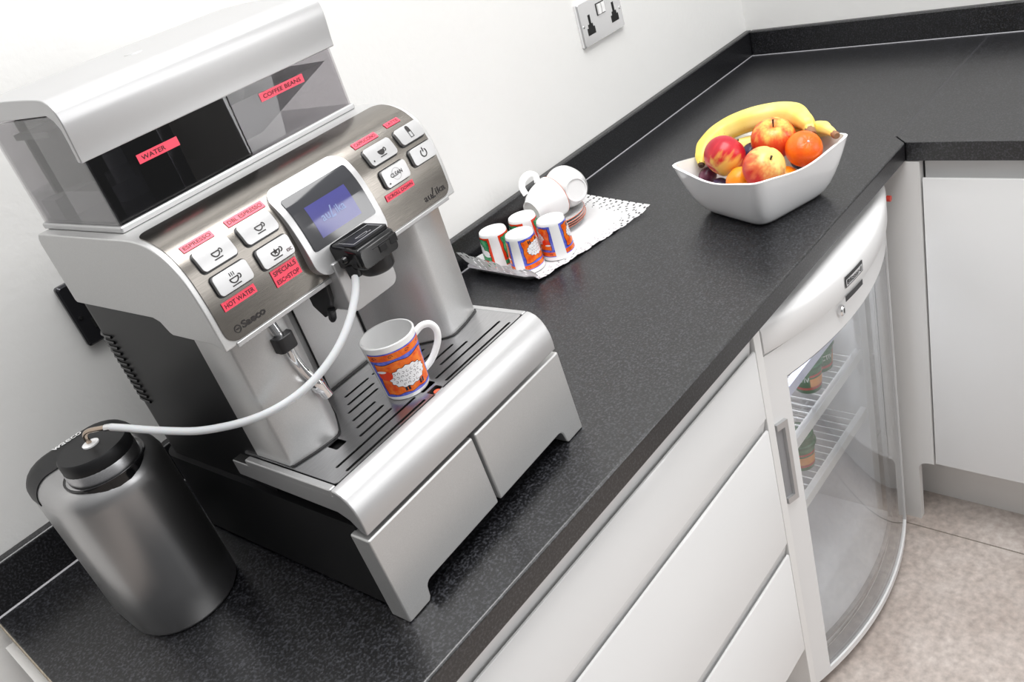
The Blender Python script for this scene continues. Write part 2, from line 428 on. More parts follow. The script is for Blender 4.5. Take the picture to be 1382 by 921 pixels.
# door
dz0, dz1 = .028, Z0-.115
st, sr, tr, br = .040, .018, .058, .014
door = MB()
arc_strip(door, -fhw, fhw, dz1-tr, dz1, 0, .034); arc_strip(door, -fhw, fhw, dz0, dz0+br, 0, .034)
arc_strip(door, -fhw, -fhw+st, dz0+br, dz1-tr, 0, .034, 4); arc_strip(door, fhw-sr, fhw, dz0+br, dz1-tr, 0, .034, 4)
do = door.build('door', M['fridge'], fr)
b = MB()
for xa, xb, za, zb in ((-fhw+st, fhw-sr, dz1-tr-.006, dz1-tr), (-fhw+st, fhw-sr, dz0+br, dz0+br+.005)): arc_strip(b, xa, xb, za, zb, .004, .03, 16)
for xa, xb in ((-fhw+st, -fhw+st+.004), (fhw-sr-.005, fhw-sr)): arc_strip(b, xa, xb, dz0+br, dz1-tr, .004, .03, 2)
b.build('glazing_seal', M['gasket'], do)
b = MB(); arc_strip(b, -fhw+st+.001, fhw-sr-.001, dz0+br+.001, dz1-tr-.001, .004, .0065, 40); b.build('glass_pane', M['fridge_glass'], do)
b = MB(); arc_strip(b, -fhw+st+.02, fhw-sr-.03, dz0+br+.03, dz0+br+.038, .026, .034, 24); arc_strip(b, fhw-sr-.04, fhw-sr-.032, dz0+br+.03, dz1-tr-.02, .026, .034, 2)
arc_strip(b, -fhw+st+.012, -fhw+st+.02, dz0+br+.03, dz1-tr-.02, .026, .034, 2)
b.build('inner_seal', M['gasket'], do)
b = MB()
hx = -fhw
arc_strip(b, hx-.001, hx+.021, Z0-.255, Z0-.243, -.006, .004, 4); arc_strip(b, hx-.001, hx+.021, Z0-.408, Z0-.396, -.006, .004, 4); arc_strip(b, hx+.014, hx+.021, Z0-.396, Z0-.255, -.006, .004, 3)
arc_strip(b, hx+.0005, hx+.014, Z0-.396, Z0-.255, -.001, .003, 3, mi=1)
b.build('handle', [M['silver_light'], M['gasket']], do, bevel=.001)
b = MB()
lz = Z0-.138; lxp = -.060
b.lathe([(0, -.004), (.0095, -.004), (.0095, .004), (.007, .006), (0, .006)], 20, 0, xf=Matrix.Translation((lxp, arc(lxp, -.001), lz)) @ Matrix.Rotation(PI/2, 4, 'X'))
b.box(lxp-.001, lxp+.001, arc(lxp, -.0075), arc(lxp, -.006), lz-.004, lz+.004, 1)
b.build('door_lock', [M['chrome'], M['void']], do)
for z, m in ((Z0-.300, M['blue_lit_strip']), (Z0-.418, M['wire']), (Z0-.566, M['wire'])):
    b = MB()
    for i in range(21):
        x = -.195+.39*i/20; b.box(x-.0013, x+.0013, -.205, .235, z-.003, z)
    for y in (-.09, .06, .2): b.box(-.213, .213, y-.002, y+.002, z-.006, z-.003)
    o = b.build('shelf', M['wire'], fr)
    b = MB(); b.box(-.213, .213, -.219, -.206, z-.012, z+.010); b.build('shelf_front', m, o, bevel=.001)
b = MB(); b.lathe([(0, -.004), (.0055, -.004), (.0055, .003), (0, .004)], 16, 0, xf=Matrix.Translation((fhw-.006, arc(fhw, -.012), Z0-.088)) @ Matrix.Rotation(PI/2, 4, 'X')); b.build('indicator_lamp', M['red_lamp'], fr)
for x in (-.2, .2):
    for y in (-.2, .24):
        b = MB(); b.lathe([(.015, 0), (.015, .036)], 12, c=(x, y, 0), cap0=True, cap1=True); b.build('foot', M['black'], fr)

def pot(loc, rz, label, word, lid=True):
    t = empty('yogurt_pot', label, 'pot', loc, rz, 'green yogurt pots in the fridge')
    b = MB(); b.lathe([(0, 0), (.023, 0), (.0245, .002), (.0295, .058), (.030, .060)], 28)
    b.build('tub', M['pot_green'], t)
    b = MB()
    rr = lambda z: .0245+.005*z/.056+.0004
    def strip(z0, z1, a0, a1, mi):
        b.loft([[(rr(z)*math.cos(a0+(a1-a0)*i/14), rr(z)*math.sin(a0+(a1-a0)*i/14), z) for z in (z0, z1)] for i in range(15)], mi, closed=False)
    strip(.010, .016, -1.6, 1.6, 1)
    strip(.0165, .036, .1, 1.5, 0); strip(.040, .045, .1, 1.5, 1)
    b.text(word, lambda x, y: ((rr(.03)+.0006)*math.cos(-1.15+x/.028), (rr(.03)+.0006)*math.sin(-1.15+x/.028), .030+y), mi=2, w=.034, h=.011)
    b.build('wrapper', [M['pot_label'], M['pot_red'], M['white_print']], t, recalc=False)
    b = MB(); b.lathe([(.030, .058), (.0325, .058), (.0325, .064), (.030, .066), (.029, .082), (.026, .085), (0, .085)], 28); b.build('lid', M['pot_lid'], t)
    return t
pot((1.487, -.468, Z0-.4175), math.radians(-150), 'green pot with an orange fruit label on the middle fridge shelf', 'ACTIV')
pot((1.557, -.460, Z0-.4175), math.radians(-95), 'green pot reading ACTIV in white on the middle fridge shelf', 'ACTIV')
pot((1.425, -.465, Z0-.5655), math.radians(-165), 'green pot alone on the lowest fridge shelf', 'ACTIV')

# ------------------------------------------------------------------ wall sockets
def socket(x, z, w, h, metal, label, switch=True):
    t = empty('wall_socket', label, 'socket', (x, -.0, z), 0, 'double wall sockets')
    b = MB()
    b.loft([[(px, y, pz) for px, pz in rrect(-w/2+i, w/2-i, -h/2+i, h/2-i, .004)] for i, y in ((0, 0), (0, -.006), (.0025, -.009))], cap0=True, cap1=True)
    b.build('plate', metal, t)
    for s in (-1, 1):
        cx = s*w*.29
        b = MB(); y = -.0093
        for x0, x1, z0, z1 in ((-.0035, .0035, -.001, .019), (-.013, .013, -.020, -.006), (-.008, .008, -.008, .001)):
            b.box(cx+x0, cx+x1, y-.0002*(1+x1*10), -.005, z0-.004, z1-.004)
        b.build('socket_holes', M['void'], t)
    b = MB(); b.box(-.0145, .0145, -.0098, -.006, .004, .028, 1); b.box(-.012, -.0018, -.0135, -.006, .006, .026, 0); b.box(.0018, .012, -.0125, -.006, .006, .026, 0)
    b.build('rocker_switch', [M['porcelain'] if switch else M['black_gloss'], M['void']], t)
    for s in (-1, 1):
        b = MB(); b.lathe([(.0028, 0), (.0028, .001), (0, .0015)], 10, xf=Matrix.Translation((s*w*.44, -.009, -.003)) @ Matrix.Rotation(PI/2, 4, 'X')); b.build('screw', M['chrome'], t)
socket(1.703, Z0+.283, .148, .088, M['socket_chrome'], 'chrome double wall socket with white switches high on the wall', True)
socket(.583, Z0+.277, .148, .086, M['dark_chrome'], 'dark glossy wall socket half hidden behind the coffee machine', False)

# ------------------------------------------------------------------ coffee machine
TH = 0.0562; MX, MY = 0.660, -0.526
mc = empty('coffee_machine', 'large silver bean-to-cup coffee machine with red labels on its buttons', 'coffee machine', (MX, MY, Z0+.0004), TH)
def m2w(u, v, w): return Vector((MX+u*math.cos(TH)-v*math.sin(TH), MY+u*math.sin(TH)+v*math.cos(TH), Z0+w))
# head profile (depth, height)
PRO = catmull([(.083, .316, 0), (.084, .331, 0), (.086, .357, 0), (.0915, .384, 0), (.101, .402, 0), (.113, .413, 0), (.128, .420, 0), (.146, .4235, 0), (.165, .4245, 0), (.19, .4245, 0)], 5)
PRO = [(p.x, p.y) for p in PRO]
SL = [0]
for i in range(1, len(PRO)): SL.append(SL[-1]+math.hypot(PRO[i][0]-PRO[i-1][0], PRO[i][1]-PRO[i-1][1]))
def prof(s):
    s = max(0, min(SL[-1]-1e-6, s))
    for i in range(len(SL)-1):
        if SL[i+1] >= s: break
    t = (s-SL[i])/(SL[i+1]-SL[i]); a, b_ = PRO[i], PRO[i+1]
    def tan(k):
        p, q = PRO[max(k-1, 0)], PRO[min(k+1, len(PRO)-1)]; d = math.hypot(q[0]-p[0], q[1]-p[1]); return ((q[0]-p[0])/d, (q[1]-p[1])/d)
    ta, tb = tan(i), tan(i+1); tx, tz = ta[0]+(tb[0]-ta[0])*t, ta[1]+(tb[1]-ta[1])*t
    d = math.hypot(tx, tz)
    return a[0]+(b_[0]-a[0])*t, a[1]+(b_[1]-a[1])*t, -tz/d, tx/d
def PS(u, s, off):
    v, w, nv, nw = prof(s); return (u, v+nv*off, w+nw*off)
def curved(b, u0, u1, s0, s1, r, off, base=0., mi=0, ds=.004, nu=2, edge=.0008):
    """pad with rounded corners lying on the head's curved front"""
    ss = [s0, s1]
    k = max(2, int((s1-s0)/ds)); ss += [s0+(s1-s0)*i/k for i in range(k+1)]
    if r:
        for i in range(1, 6):
            d = r*(1-math.cos(PI/2*i/6)); ss += [s0+d, s1-d]
    ss = sorted(set(round(x, 6) for x in ss)); ss = [x for i, x in enumerate(ss) if i == 0 or x-ss[i-1] > 2e-4]
    offf = off if callable(off) else (lambda s: off)
    rows = []
    for s in ss:
        d = min(s-s0, s1-s); ins = 0
        if r and d < r: ins = r-math.sqrt(max(0, r*r-(r-d)**2))
        rows.append((s, u0+ins, u1-ins))
    V = [[b.v(PS(a+(c-a)*j/nu, s, offf(s))) for j in range(nu+1)] for s, a, c in rows]
    Wd = [[b.v(PS(a, s, base)), b.v(PS(c, s, base))] for s, a, c in rows]
    for i in range(len(V)-1):
        for j in range(nu): b.face([V[i][j], V[i][j+1], V[i+1][j+1], V[i+1][j]], mi)
        b.face([Wd[i][0], V[i][0], V[i+1][0], Wd[i+1][0]], mi); b.face([V[i][-1], Wd[i][1], Wd[i+1][1], V[i+1][-1]], mi)
    for i, sgn in ((0, 1), (len(V)-1, -1)):
        ring = [Wd[i][0]]+V[i]+[Wd[i][1]]; b.face(ring if sgn < 0 else ring[::-1], mi)
def lettering(b, string, u0, u1, s0, s1, off, mi, shear=0, tilt=0, bold=.012):
    b.text(string, lambda x, y: PS(u0+x, s0+y+tilt*x, off), mi=mi, w=(u1-u0)-(shear*(s1-s0)), h=s1-s0, shear=shear, bold=bold)

# black body
b = MB()
prof_b = rrect(-.156, .156, .029, .40, .030, 6, (0, 0, 1, 1))
b.prism(prof_b, 2, .004, .118)
bp_ = [p for p in rrect(-.1495, .1495, .1600, .40, .032, 6, (0, 0, 1, 1))]
bp_ = [bp_[0], (-.075, .1600), (-.075, .195), (.075, .195), (.075, .1600)]+bp_[1:]
b.prism(bp_, 2, .118, .345)
b.build('body', M['black_satin'], mc)
b = MB()
for k in range(13):
    z = .200+.0075*k
    path = [(-.1500+.032-.032*math.cos(a)*1.0, .368+.0325*math.sin(a)) for a in [i*PI/2/6 for i in range(7)]]
    path = [(-.1503, .352)]+path
    b.tube([(x, y, z) for x, y in path], .0019, 6, flat=1)
b.build('vent_grille', M['black_gloss'], mc)
# head shell
b = MB()
outl = PRO+[(.345, .4245), (.3515, .419), (.3535, .412), (.3535, .345), (.350, .3425), (.19, .3405), (.180, .337), (.172, .326), (.168, .3235), (.098, .322), (.087, .3165)]
b.prism(outl, 0, -.1625, .1625)
b.build('head_shell', M['silver'], mc, bevel=.0022, seg=3)
b = MB(); curved(b, -.1565, .1565, .0035, .146, .012, .0012, nu=6)
b.build('control_panel', M['steel'], mc, angle=25)
b = MB()   # bright trim under the fascia
b.box(-.150, .150, .0815, .085, .3135, .3185); b.build('lower_trim', M['silver_light'], mc, bevel=.001)
# display bezel and screen
boff = lambda s: .0030+.0098*max(0, min(1, (.098-s)/.085))**.8
b = MB(); curved(b, -.050, .050, .0085, .104, .016, boff, nu=4); b.build('display_bezel', M['silver_light'], mc, angle=30, bevel=.0012)
b = MB()
curved(b, -.042, .042, .034, .0875, .003, lambda s: boff(s)+.0012, nu=4, mi=0)
sc = b.build('display', [M['screen']], mc, angle=30)
b = MB(); curved(b, -.027, .026, .0415, .072, 0, lambda s: boff(s)+.00135, base=.004, nu=3); b.build('display_panel', M['lcd'], sc)
b = MB()
so = lambda s: boff(s)+.0017
def PSv(u, s, extra=.0): return PS(u, s, so(s)+extra)
b.text('au', lambda x, y: PSv(-.017+x, .0535+y), 0, w=.010, h=.0055); b.text('L', lambda x, y: PSv(-.0065+x, .0525+y), 0, w=.0055, h=.011, shear=.35); b.text('ika', lambda x, y: PSv(.0015+x, .0535+y), 0, w=.012, h=.008)
b.build('display_lettering', M['lcd_text'], sc, recalc=False)
# buttons
BUT = [(-.1440, -.1062, .0690, .0878, 'cup'), (-.0950, -.0572, .0690, .0878, 'cup'), (-.1430, -.1052, .0446, .0634, 'steam'), (-.0935, -.0560, .0436, .0628, 'star'),
       (.0705, .1090, .0705, .0890, 'foam'), (.1185, .1540, .0725, .0900, 'glass'), (.0738, .1098, .0450, .0636, 'clean'), (.1203, .1552, .0488, .0662, 'power')]
def ring(b, cu, cs, r, wd, off, a0=0, a1=2*PI, n=18, mi=1, ex=1.):
    b.loft([[PS(cu+ex*(r-wd*k)*math.cos(a0+(a1-a0)*i/n), cs+(r-wd*k)*math.sin(a0+(a1-a0)*i/n), off) for k in (0, 1)] for i in range(n+1)], mi, closed=False)
def quad(b, u0, u1, s0, s1, off, mi=1): b.poly([PS(u0, s0, off), PS(u1, s0, off), PS(u1, s1, off), PS(u0, s1, off)], mi)
def cup_icon(b, cu, cs, k, off, fill=False):
    ring(b, cu, cs+.002*k, .0045*k, .0010*k, off, PI, 2*PI, 14)
    quad(b, cu-.0042*k, cu+.0042*k, cs+.0015*k, cs+.0024*k, off)
    ring(b, cu+.0050*k, cs+.0012*k, 0.0021*k, .0009*k, off, -PI*.6, PI*.6, 10)
    quad(b, cu-.0045*k, cu+.0045*k, cs-.0042*k, cs-.0033*k, off)
    if fill:
        b.poly([PS(cu+.0042*k*math.cos(a), cs+.002*k+.0042*k*math.sin(a), off) for a in [PI+PI*i/10 for i in range(11)]], 1)
for (u0, u1, s0, s1, ic) in BUT:
    b = MB(); curved(b, u0-.0012, u1+.0012, s0-.0016, s1+.0010, .0045, .0017); bz = b.build('button_recess', M['black'], mc)
    b = MB(); curved(b, u0, u1, s0, s1, .004, .0058, mi=0, nu=2)
    bt = b.build('button', M['button'], mc, bevel=.0012, seg=2)
    b = MB(); cu, cs, off = (u0+u1)/2, (s0+s1)/2, .0062
    if ic == 'cup': cup_icon(b, cu, cs-.001, 1., off)
    if ic == 'steam':
        cup_icon(b, cu, cs-.002, 1.1, off)
        for k in (-1, 0, 1): quad(b, cu+k*.002-.0003, cu+k*.002+.0003, cs+.002, cs+.0055, off)
    if ic == 'star':
        cup_icon(b, cu-.001, cs-.001, 1.15, off)
        b.poly([PS(cu-.001+(.0032 if i % 2 == 0 else .0014)*math.sin(2*PI*i/10), cs+.0005+(.0032 if i % 2 == 0 else .0014)*math.cos(2*PI*i/10), off) for i in range(10)], 1)
        b.text('ESC', lambda x, y: PS(u1-.0085+x, s0+.004+y, off), mi=2, w=.006, h=.0028)
    if ic == 'foam': cup_icon(b, cu, cs-.001, 1., off, True); quad(b, u0+.004, u0+.0055, s0+.0035, s0+.005, off)
    if ic == 'glass':
        quad(b, cu-.0024, cu+.0024, cs+.0005, cs+.0050, off); ring(b, cu, cs+.0050, .0022, .0022, off, 0, PI, 8)
        for k in (-1, 1): quad(b, cu+k*.0022-.0003, cu+k*.0022+.0003, cs-.005, cs+.001, off)
        quad(b, cu-.0024, cu+.0024, cs-.0054, cs-.0048, off)
    if ic == 'clean':
        b.text('CLEAN', lambda x, y: PS(cu-.0085+x, cs-.0018+y, off), mi=1, w=.017, h=.0042); ring(b, cu, cs, .0062, .0004, off-.0001, mi=3); quad(b, u0+.004, u0+.0058, s0+.0030, s0+.0045, off)
    if ic == 'power':
        ring(b, cu, cs, .0046, .0011, off, PI*.5+.6, PI*2.5-.6); quad(b, cu-.0006, cu+.0006, cs+.001, cs+.0058, off)
    b.build('button_icon', [M['button'], M['ink'], M['tape_ink'], M['gasket']], bt, recalc=False)
TAPES = [('ESPRESSO', -.1455, -.1125, .0922, .0990), ('DBL ESPRESSO', -.0968, -.0535, .0918, .0992), ('HOT WATER', -.1455, -.1088, .0318, .0400), (('SPECIALS', 'ESC=STOP'), -.0892, -.0583, .0236, .0400),
         ('CAPPUCCINO', .0695, .1040, .0948, .1018), ('LATTE', .1205, .1415, .0976, .1036), ('SCROLL DOWN', .0682, .1104, .0335, .0402)]
for tx, u0, u1, s0, s1 in TAPES:
    b = MB(); curved(b, u0, u1, s0, s1, 0, .0022, base=.001, nu=3)
    rows = [tx] if isinstance(tx, str) else list(tx)
    h = (s1-s0)/len(rows)
    for i, r_ in enumerate(rows):
        zz = s1-h*(i+1)
        lettering(b, r_, u0+.002, u1-.002, zz+h*.24, zz+h*.76, .0024, 1)
    b.build('label_tape', [M['tape'], M['tape_ink']], mc, recalc=False, label='red label tape')
b = MB()
lettering(b, 'Saeco', -.1375, -.1105, .0100, .0172, .0015, 0, bold=.035); ring(b, -.1425, .0128, .0038, .0010, .0015, mi=0)
quad(b, -.1445, -.1405, .0122, .0134, .0015, 0)
b.build('brand_lettering', M['ink'], mc, recalc=False)
b = MB()
lettering(b, 'au', .116, .1275, .0098, .0150, .0015, 0); lettering(b, 'L', .1275, .137, .0092, .0200, .0015, 0, shear=.4); lettering(b, 'ika', .1350, .1505, .0105, .0178, .0015, 0)
b.build('model_lettering', M['ink'], mc, recalc=False)
# pillars and recess: a pressed sheet around the cup bay
half = [(-.150, .160), (-.150, .104), (-.147, .101), (-.122, .0945), (-.100, .0915), (-.0935, .0925), (-.0885, .0965), (-.080, .108), (-.068, .126), (-.060, .142), (-.054, .156), (-.046, .165), (-.038, .1685)]
b = MB()
ring_ = half+[(-.0372, .1700), (.0372, .1700)]+[(-x, y) for x, y in half[::-1]]
b.prism(ring_+[(.1485, .1610), (.080, .194), (-.080, .194), (-.1485, .1610)], 2, .1685, .320)
b.build('cup_bay_panel', M['silver'], mc, angle=50)
b = MB()
for s in (-1, 1): b.box(s*.0375-.0006, s*.0375+.0006, .1668, .171, .169, .318)
b.build('bay_seam', M['void'], mc)
b = MB()
pts = half+[(-x, y) for x, y in half[::-1]]
b.prism([(x*1.0, y-.003) for x, y in pts]+[(.080, .192), (-.080, .192)], 2, .1662, .1686)
b.build('bay_gasket', M['black'], mc)
# spout block
b = MB()
b.loft([[(x, v, w) for x, w in rrect(-.0335, .0335, z0, .334, .010, 5, (1, 1, 0, 0))] for v, z0 in ((.0700, .2760), (.0685, .2775), (.12, .2760))][1:], cap0=True, cap1=True)
b.build('spout_block', M['silver_light'], mc, bevel=.0015)
b = MB()
b.prism([(.086, .318), (.125, .318), (.125, .285), (.112, .272), (.100, .278), (.090, .295)], 0, -.0385, .0385)
b.tube([(-.0375, .096, .284), (-.036, .103, .272), (-.034, .108, .267)], [.0045, .0045, .003], 8)
b.build('spout_housing', M['black'], mc, bevel=.0015)
# black milk frother adapter
ad = MB()
ad.loft([[(x*k, v, w) for x, w in rrect(-.0265, .0265, .3235, .3500-dz, .005)] for v, dz, k in ((.078, 0, 1.0), (.060, .001, 1.0), (.046, .0025, .99), (.0375, .0045, .95), (.0355, .007, .9))], cap0=True, cap1=True)
ado = ad.build('milk_adapter', M['black_gloss'], mc, bevel=.001)
b = MB()
b.loft([[(x, v, w) for x, v in rrect(-.0235, .0235, .040, .071, .003)] for w in (.3462, .3492)], cap0=True, cap1=True)
for x0, x1, v0, v1 in ((-.020, .020, .0435, .0443), (-.020, .020, .0655, .0663), (-.020, -.0192, .0443, .0655), (.0192, .020, .0443, .0655)): b.box(x0, x1, v0, v1, .3492, .3496, 1)
b.loft([[(k*math.cos(a)*1.2-.001, .053+k*math.sin(a)*.75, .3496) for k in (.0066, .0058)] for a in [PI+PI*i/12 for i in range(13)]], 1, closed=False)
b.box(-.009, .007, .0528, .0534, .3492, .3497, 1); b.box(.0062, .0098, .0495, .0502, .3492, .3497, 1)
b.build('adapter_lid', [M['black_satin'], M['gasket']], ado, bevel=.0005)
b = MB(); b.lathe([(0, .308), (.0155, .308), (.0180, .3105), (.0185, .314), (.0185, .326)], 28, c=(.006, .0565, 0)); b.build('adapter_collar', M['black'], ado)
b = MB(); b.lathe([(.0042, -.004), (.0042, .002), (.003, .004), (0, .0045)], 14, xf=Matrix.Translation((-.0265, .056, .336)) @ Matrix.Rotation(-PI/2, 4, 'Y')); b.build('hinge_pin', M['black_gloss'], ado)
b = MB(); b.tube([(-.022, .056, .328), (-.0235, .054, .316)], [.0075, .0062], 14); b.build('hose_port', M['black'], ado)
b = MB(); b.box(.0, .010, .0345, .038, .330, .3375); b.box(-.008, .020, .0348, .037, .3375, .339); b.box(.015, .0255, .035, .038, .331, .340); b.build('clip', M['black_satin'], ado, bevel=.0008)
# steam wand
w_ = MB(); w_.tube(catmull([(-.107, .094, .318), (-.105, .092, .298), (-.103, .090, .285), (-.102, .0895, .268), (-.099, .088, .252), (-.095, .085, .238)], 4), .0052, 14)
wo = w_.build('steam_wand', M['chrome'], mc)
b = MB(); b.loft([[(-.104+x, .0915+y, z) for x, y in rrect(-.0105, .0105, -.0105, .0105, .006)] for z in (.281, .2825, .2955, .297)], cap0=True, cap1=True); b.build('wand_grip', M['black'], wo, bevel=.0012)
b = MB(); b.tube([(-.0965, .086, .243), (-.0955, .0853, .240), (-.0935, .084, .229), (-.0925, .0832, .2265), (-.0905, .082, .217)], [.0075, .0078, .0076, .0062, .0058], 18); b.build('wand_tip', M['chrome'], wo)
# tank rim
b = MB(); b.box(-.1515, .1515, .1805, .3525, .4245, .4310); b.build('tank_rim', M['silver_light'], mc, bevel=.002)
# transparent water tank and bean hopper
tk = MB()
u, v0, v1, z0, z1, t = .1488, .1835, .349, .4312, .535, .003
tk.box(-u, -u+t, v0+t, v1, z0, z1); tk.box(-u+t, .006, v1-t, v1, z0, z1); tk.box(.003, .006, v0+t, v1-t, z0, z1)
tko = tk.build('water_tank', M['smoke_side'], mc)
b = MB(); b.box(-u, .0058, v0, v0+t-.0003, z0, z1); b.build('tank_front', M['smoke_front'], tko)
b = MB(); b.box(-u+t+.0004, .0026, v0+t+.0004, v1-t-.0004, z0, .464); b.build('water', M['water'], tko)
b = MB(); b.box(-u+.006, -u+.05, v1-.04, v1-.006, z0+.0002, z0+.022); b.lathe([(.016, 0), (.016, .03), (.010, .032), (.010, .05), (0, .05)], 18, c=(-.085, .27, z0)); b.build('tank_filter', M['hopper'], tko)
b = MB(); b.box(-.128, .0, v1-.016, v1-.0095, z0, z1-.004); b.box(-.135, .0, v0+.075, v1-.01, z1-.022, z1-.016); b.build('tank_baffle', M['black_satin'], tko)
hp = MB()
hp.box(.0075, u, v0, v0+t, z0, z1); hp.box(u-t, u, v0+t, v1, z0, z1); hp.box(.0075, u-t, v1-t, v1, z0, z1)
hpo = hp.build('bean_hopper', M['smoke_side'], mc)
b = MB()
top = [(.012, v0+.008, .482), (u-.006, v0+.008, .482), (u-.006, v1-.008, .482), (.012, v1-.008, .482)]; bot = [(.030, .225, .438), (.055, .225, .438), (.055, .27, .438), (.030, .27, .438)]
b.loft([top, bot], cap1=True); b.build('hopper_funnel', M['hopper'], hpo, angle=10)
b = MB(); b.box(.0075, u-.02, v1-.012, v1-.004, .487, z1); b.box(.0068, .0095, v0+.004, v1-.004, z0, z1); b.build('hopper_divider', M['black_satin'], hpo)
for tx, u0, u1, zz, par in (('WATER', -.105, -.0605, .4715, tko), ('COFFEE BEANS', .042, .1015, .4735, hpo)):
    b = MB(); b.box(u0, u1, v0-.0005, v0-.0001, zz, zz+.0085)
    b.text(tx, lambda x, y: (u0+.004+x, v0-.0007, zz+.0022+y), mi=1, w=(u1-u0)*(.58 if tx == 'WATER' else .86), h=.0042)
    b.build('label_tape', [M['tape'], M['tape_ink']], par, recalc=False, label='red label tape')
# lid: wraps over the top and down the front
lp = catmull([(.1800, .4935, 0), (.1792, .503, 0), (.1768, .522, 0), (.1765, .532, 0), (.1790, .541, 0), (.1860, .5475, 0), (.200, .5515, 0), (.25, .5545, 0), (.31, .5560, 0), (.352, .5560, 0)], 5)
lp = [(p.x, p.y) for p in lp]
inner = [(.352, .538), (.198, .537), (.189, .532), (.1845, .524), (.1845, .512), (.1865, .494)]
b = MB(); b.prism(lp+inner, 0, -.1535, .1535)
b.build('tank_lid', M['silver_light'], mc, bevel=.0022, seg=3, angle=25)
b = MB(); b.lathe([(0, 0), (.010, 0), (.0085, .0012), (0, .0012)], 16, c=(-.03, .245, .5538)); b.build('lid_mark', M['silver_light'], mc)
# drip tray
tp = [(.004, .117), (.0035, .128), (.0045, .139), (.0075, .149), (.012, .157), (.018, .1632), (.025, .1664), (.0305, .1672), (.0315, .1605), (.20, .1605), (.20, .140), (.036, .137), (.022, .131), (.012, .119)]
b = MB(); b.prism(tp, 0, -.1605, .1605, 0, side=lambda i: 1 if i in (7, 8) else 0)
for s in (-1, 1): b.box(min(s*.1605, s*.1525), max(s*.1605, s*.1525), .031, .172, .158, .1672, 0)
tr_ = b.build('drip_tray', [M['silver_light'], M['void']], mc, bevel=.0018, seg=3)
def plate_with_slots(name, outline, holes, z, mats, parent):
    cu = bpy.data.curves.new(name, 'CURVE'); cu.dimensions = '2D'; cu.fill_mode = 'BOTH'; cu.extrude = .0006
    for pts in [outline]+holes:
        sp = cu.splines.new('POLY'); sp.points.add(len(pts)-1); sp.use_cyclic_u = True
        for q, p in zip(sp.points, pts): q.co = (p[0], p[1], 0, 1)
    ob = bpy.data.objects.new(name, cu); COL.objects.link(ob)
    me = bpy.data.meshes.new_from_object(ob.evaluated_get(bpy.context.evaluated_depsgraph_get()))
    bpy.data.objects.remove(ob); bpy.data.curves.remove(cu)
    me.name = name
    for p in me.polygons: p.use_smooth = False
    me.materials.clear()
    for m in mats: me.materials.append(m)
    o = bpy.data.objects.new(name, me); COL.objects.link(o); o.parent = parent; o.location = (0, 0, z)
    return o
def slot(u0, u1, v, w=.0036): return rrect(u0, u1, v-w/2, v+w/2, w/2-.0001, 4)
holes = []
for s in (-1, 1):
    for u0, u1, v in ((.017, .134, .0355), (.017, .134, .0505), (.040, .0885, .064), (.038, .079, .0785), (.036, .071, .0935), (.016, .0625, .110), (.009, .051, .1235), (.003, .041, .139)):
        holes.append(slot(min(s*u0, s*u1), max(s*u0, s*u1), v))
holes.append(rrect(-.1130, -.0985, .0725, .0885, .002)); holes.append(rrect(-.0075, .0075, .0265+.0035, .042, .002)); holes.append(rrect(-.008, .012, .046, .056, .002))
plate_with_slots('drip_grille', rrect(-.1515, .1515, .0312, .1850, .004), holes, .1667, [M['grille_steel']], mc)
b = MB(); b.lathe([(0, .1662), (.004, .1662), (.0045, .163), (.0045, .1605)], 16, c=(.0, .0335, 0), mi=0)
b.bm.verts.ensure_lookup_table(); b.build('level_float', M['orange_float'], mc)
# lower front drawers with feet
for s, nm in ((-1, 'front_drawer'), (1, 'front_drawer')):
    r = .008; zc = .021
    pts = [(.1625, 0), (.1625, .1120), (.0022, .1120), (.0022, zc), (.1270-r, zc)]
    pts += [(.1270-r+r*math.sin(a), zc-r+r*math.cos(a)) for a in [i*PI/8 for i in range(1, 4)]]
    pts += [(.1285, .004), (.1315, 0)]
    pts = [(s*x, z) for x, z in pts]
    b = MB(); b.prism(pts, 1, 0, .028)
    for v in b.bm.verts: v.co.y += v.co.z*.035
    b.build(nm, M['silver'], mc, bevel=.0022, seg=3)

# ------------------------------------------------------------------ milk cooler beside the machine
ck = empty('milk_cooler', 'brushed silver milk cooler canister with black lid left of the coffee machine', 'milk cooler', (.397, -.22, Z0+.0004))
def stadium(ins, front=-.0855, back=.078, hw=.0615, rb=.040, n=14):
    hw -= ins; front += ins; back -= ins; rb = max(.004, rb-ins)
    out = []
    cy = front+hw
    for i in range(n+1): a = PI+PI*i/n; out.append((hw*math.cos(a), cy+hw*math.sin(a)))
    for i in range(7): a = PI/2*i/6; out.append((hw-rb+rb*math.cos(a), back-rb+rb*math.sin(a)))
    for i in range(7): a = PI/2+PI/2*i/6; out.append((-hw+rb+rb*math.cos(a), back-rb+rb*math.sin(a)))
    return out
HC = .206
def cring(ins, z): return [(x, y, z) for x, y in stadium(ins)]
YB = .013
b = MB()
rings = [cring(.004, .0), cring(.0, .006), cring(0, .05), cring(0, .12), cring(0, .178)]+[cring(.022*(1-math.cos(a)), .184+.022*math.sin(a)) for a in [PI/2*i/8 for i in range(1, 9)]]
b.loft(rings, cap0=True, cap1=True)
M['canister'] = mat('brushed canister silver', (.50, .50, .505), .34, metal=1.)
b.build('body', M['canister'], ck)
def half_ring(ins, z):   # rear part of the outline
    pts = [(x, y) for x, y in stadium(ins) if y > YB]
    x = max(p[0] for p in pts)
    return [(x, YB, z)]+[(a, c, z) for a, c in pts]+[(-x, YB, z)]
b = MB()
rr_ = [half_ring(-.0008, .181), half_ring(-.0008, .184)]+[half_ring(.022*(1-math.cos(a))-.0008, .184+.0232*math.sin(a)) for a in [PI/2*i/8 for i in range(1, 9)]]
b.loft(rr_, cap0=True, cap1=True); cb = b.build('rear_cover', M['black_satin'], ck)
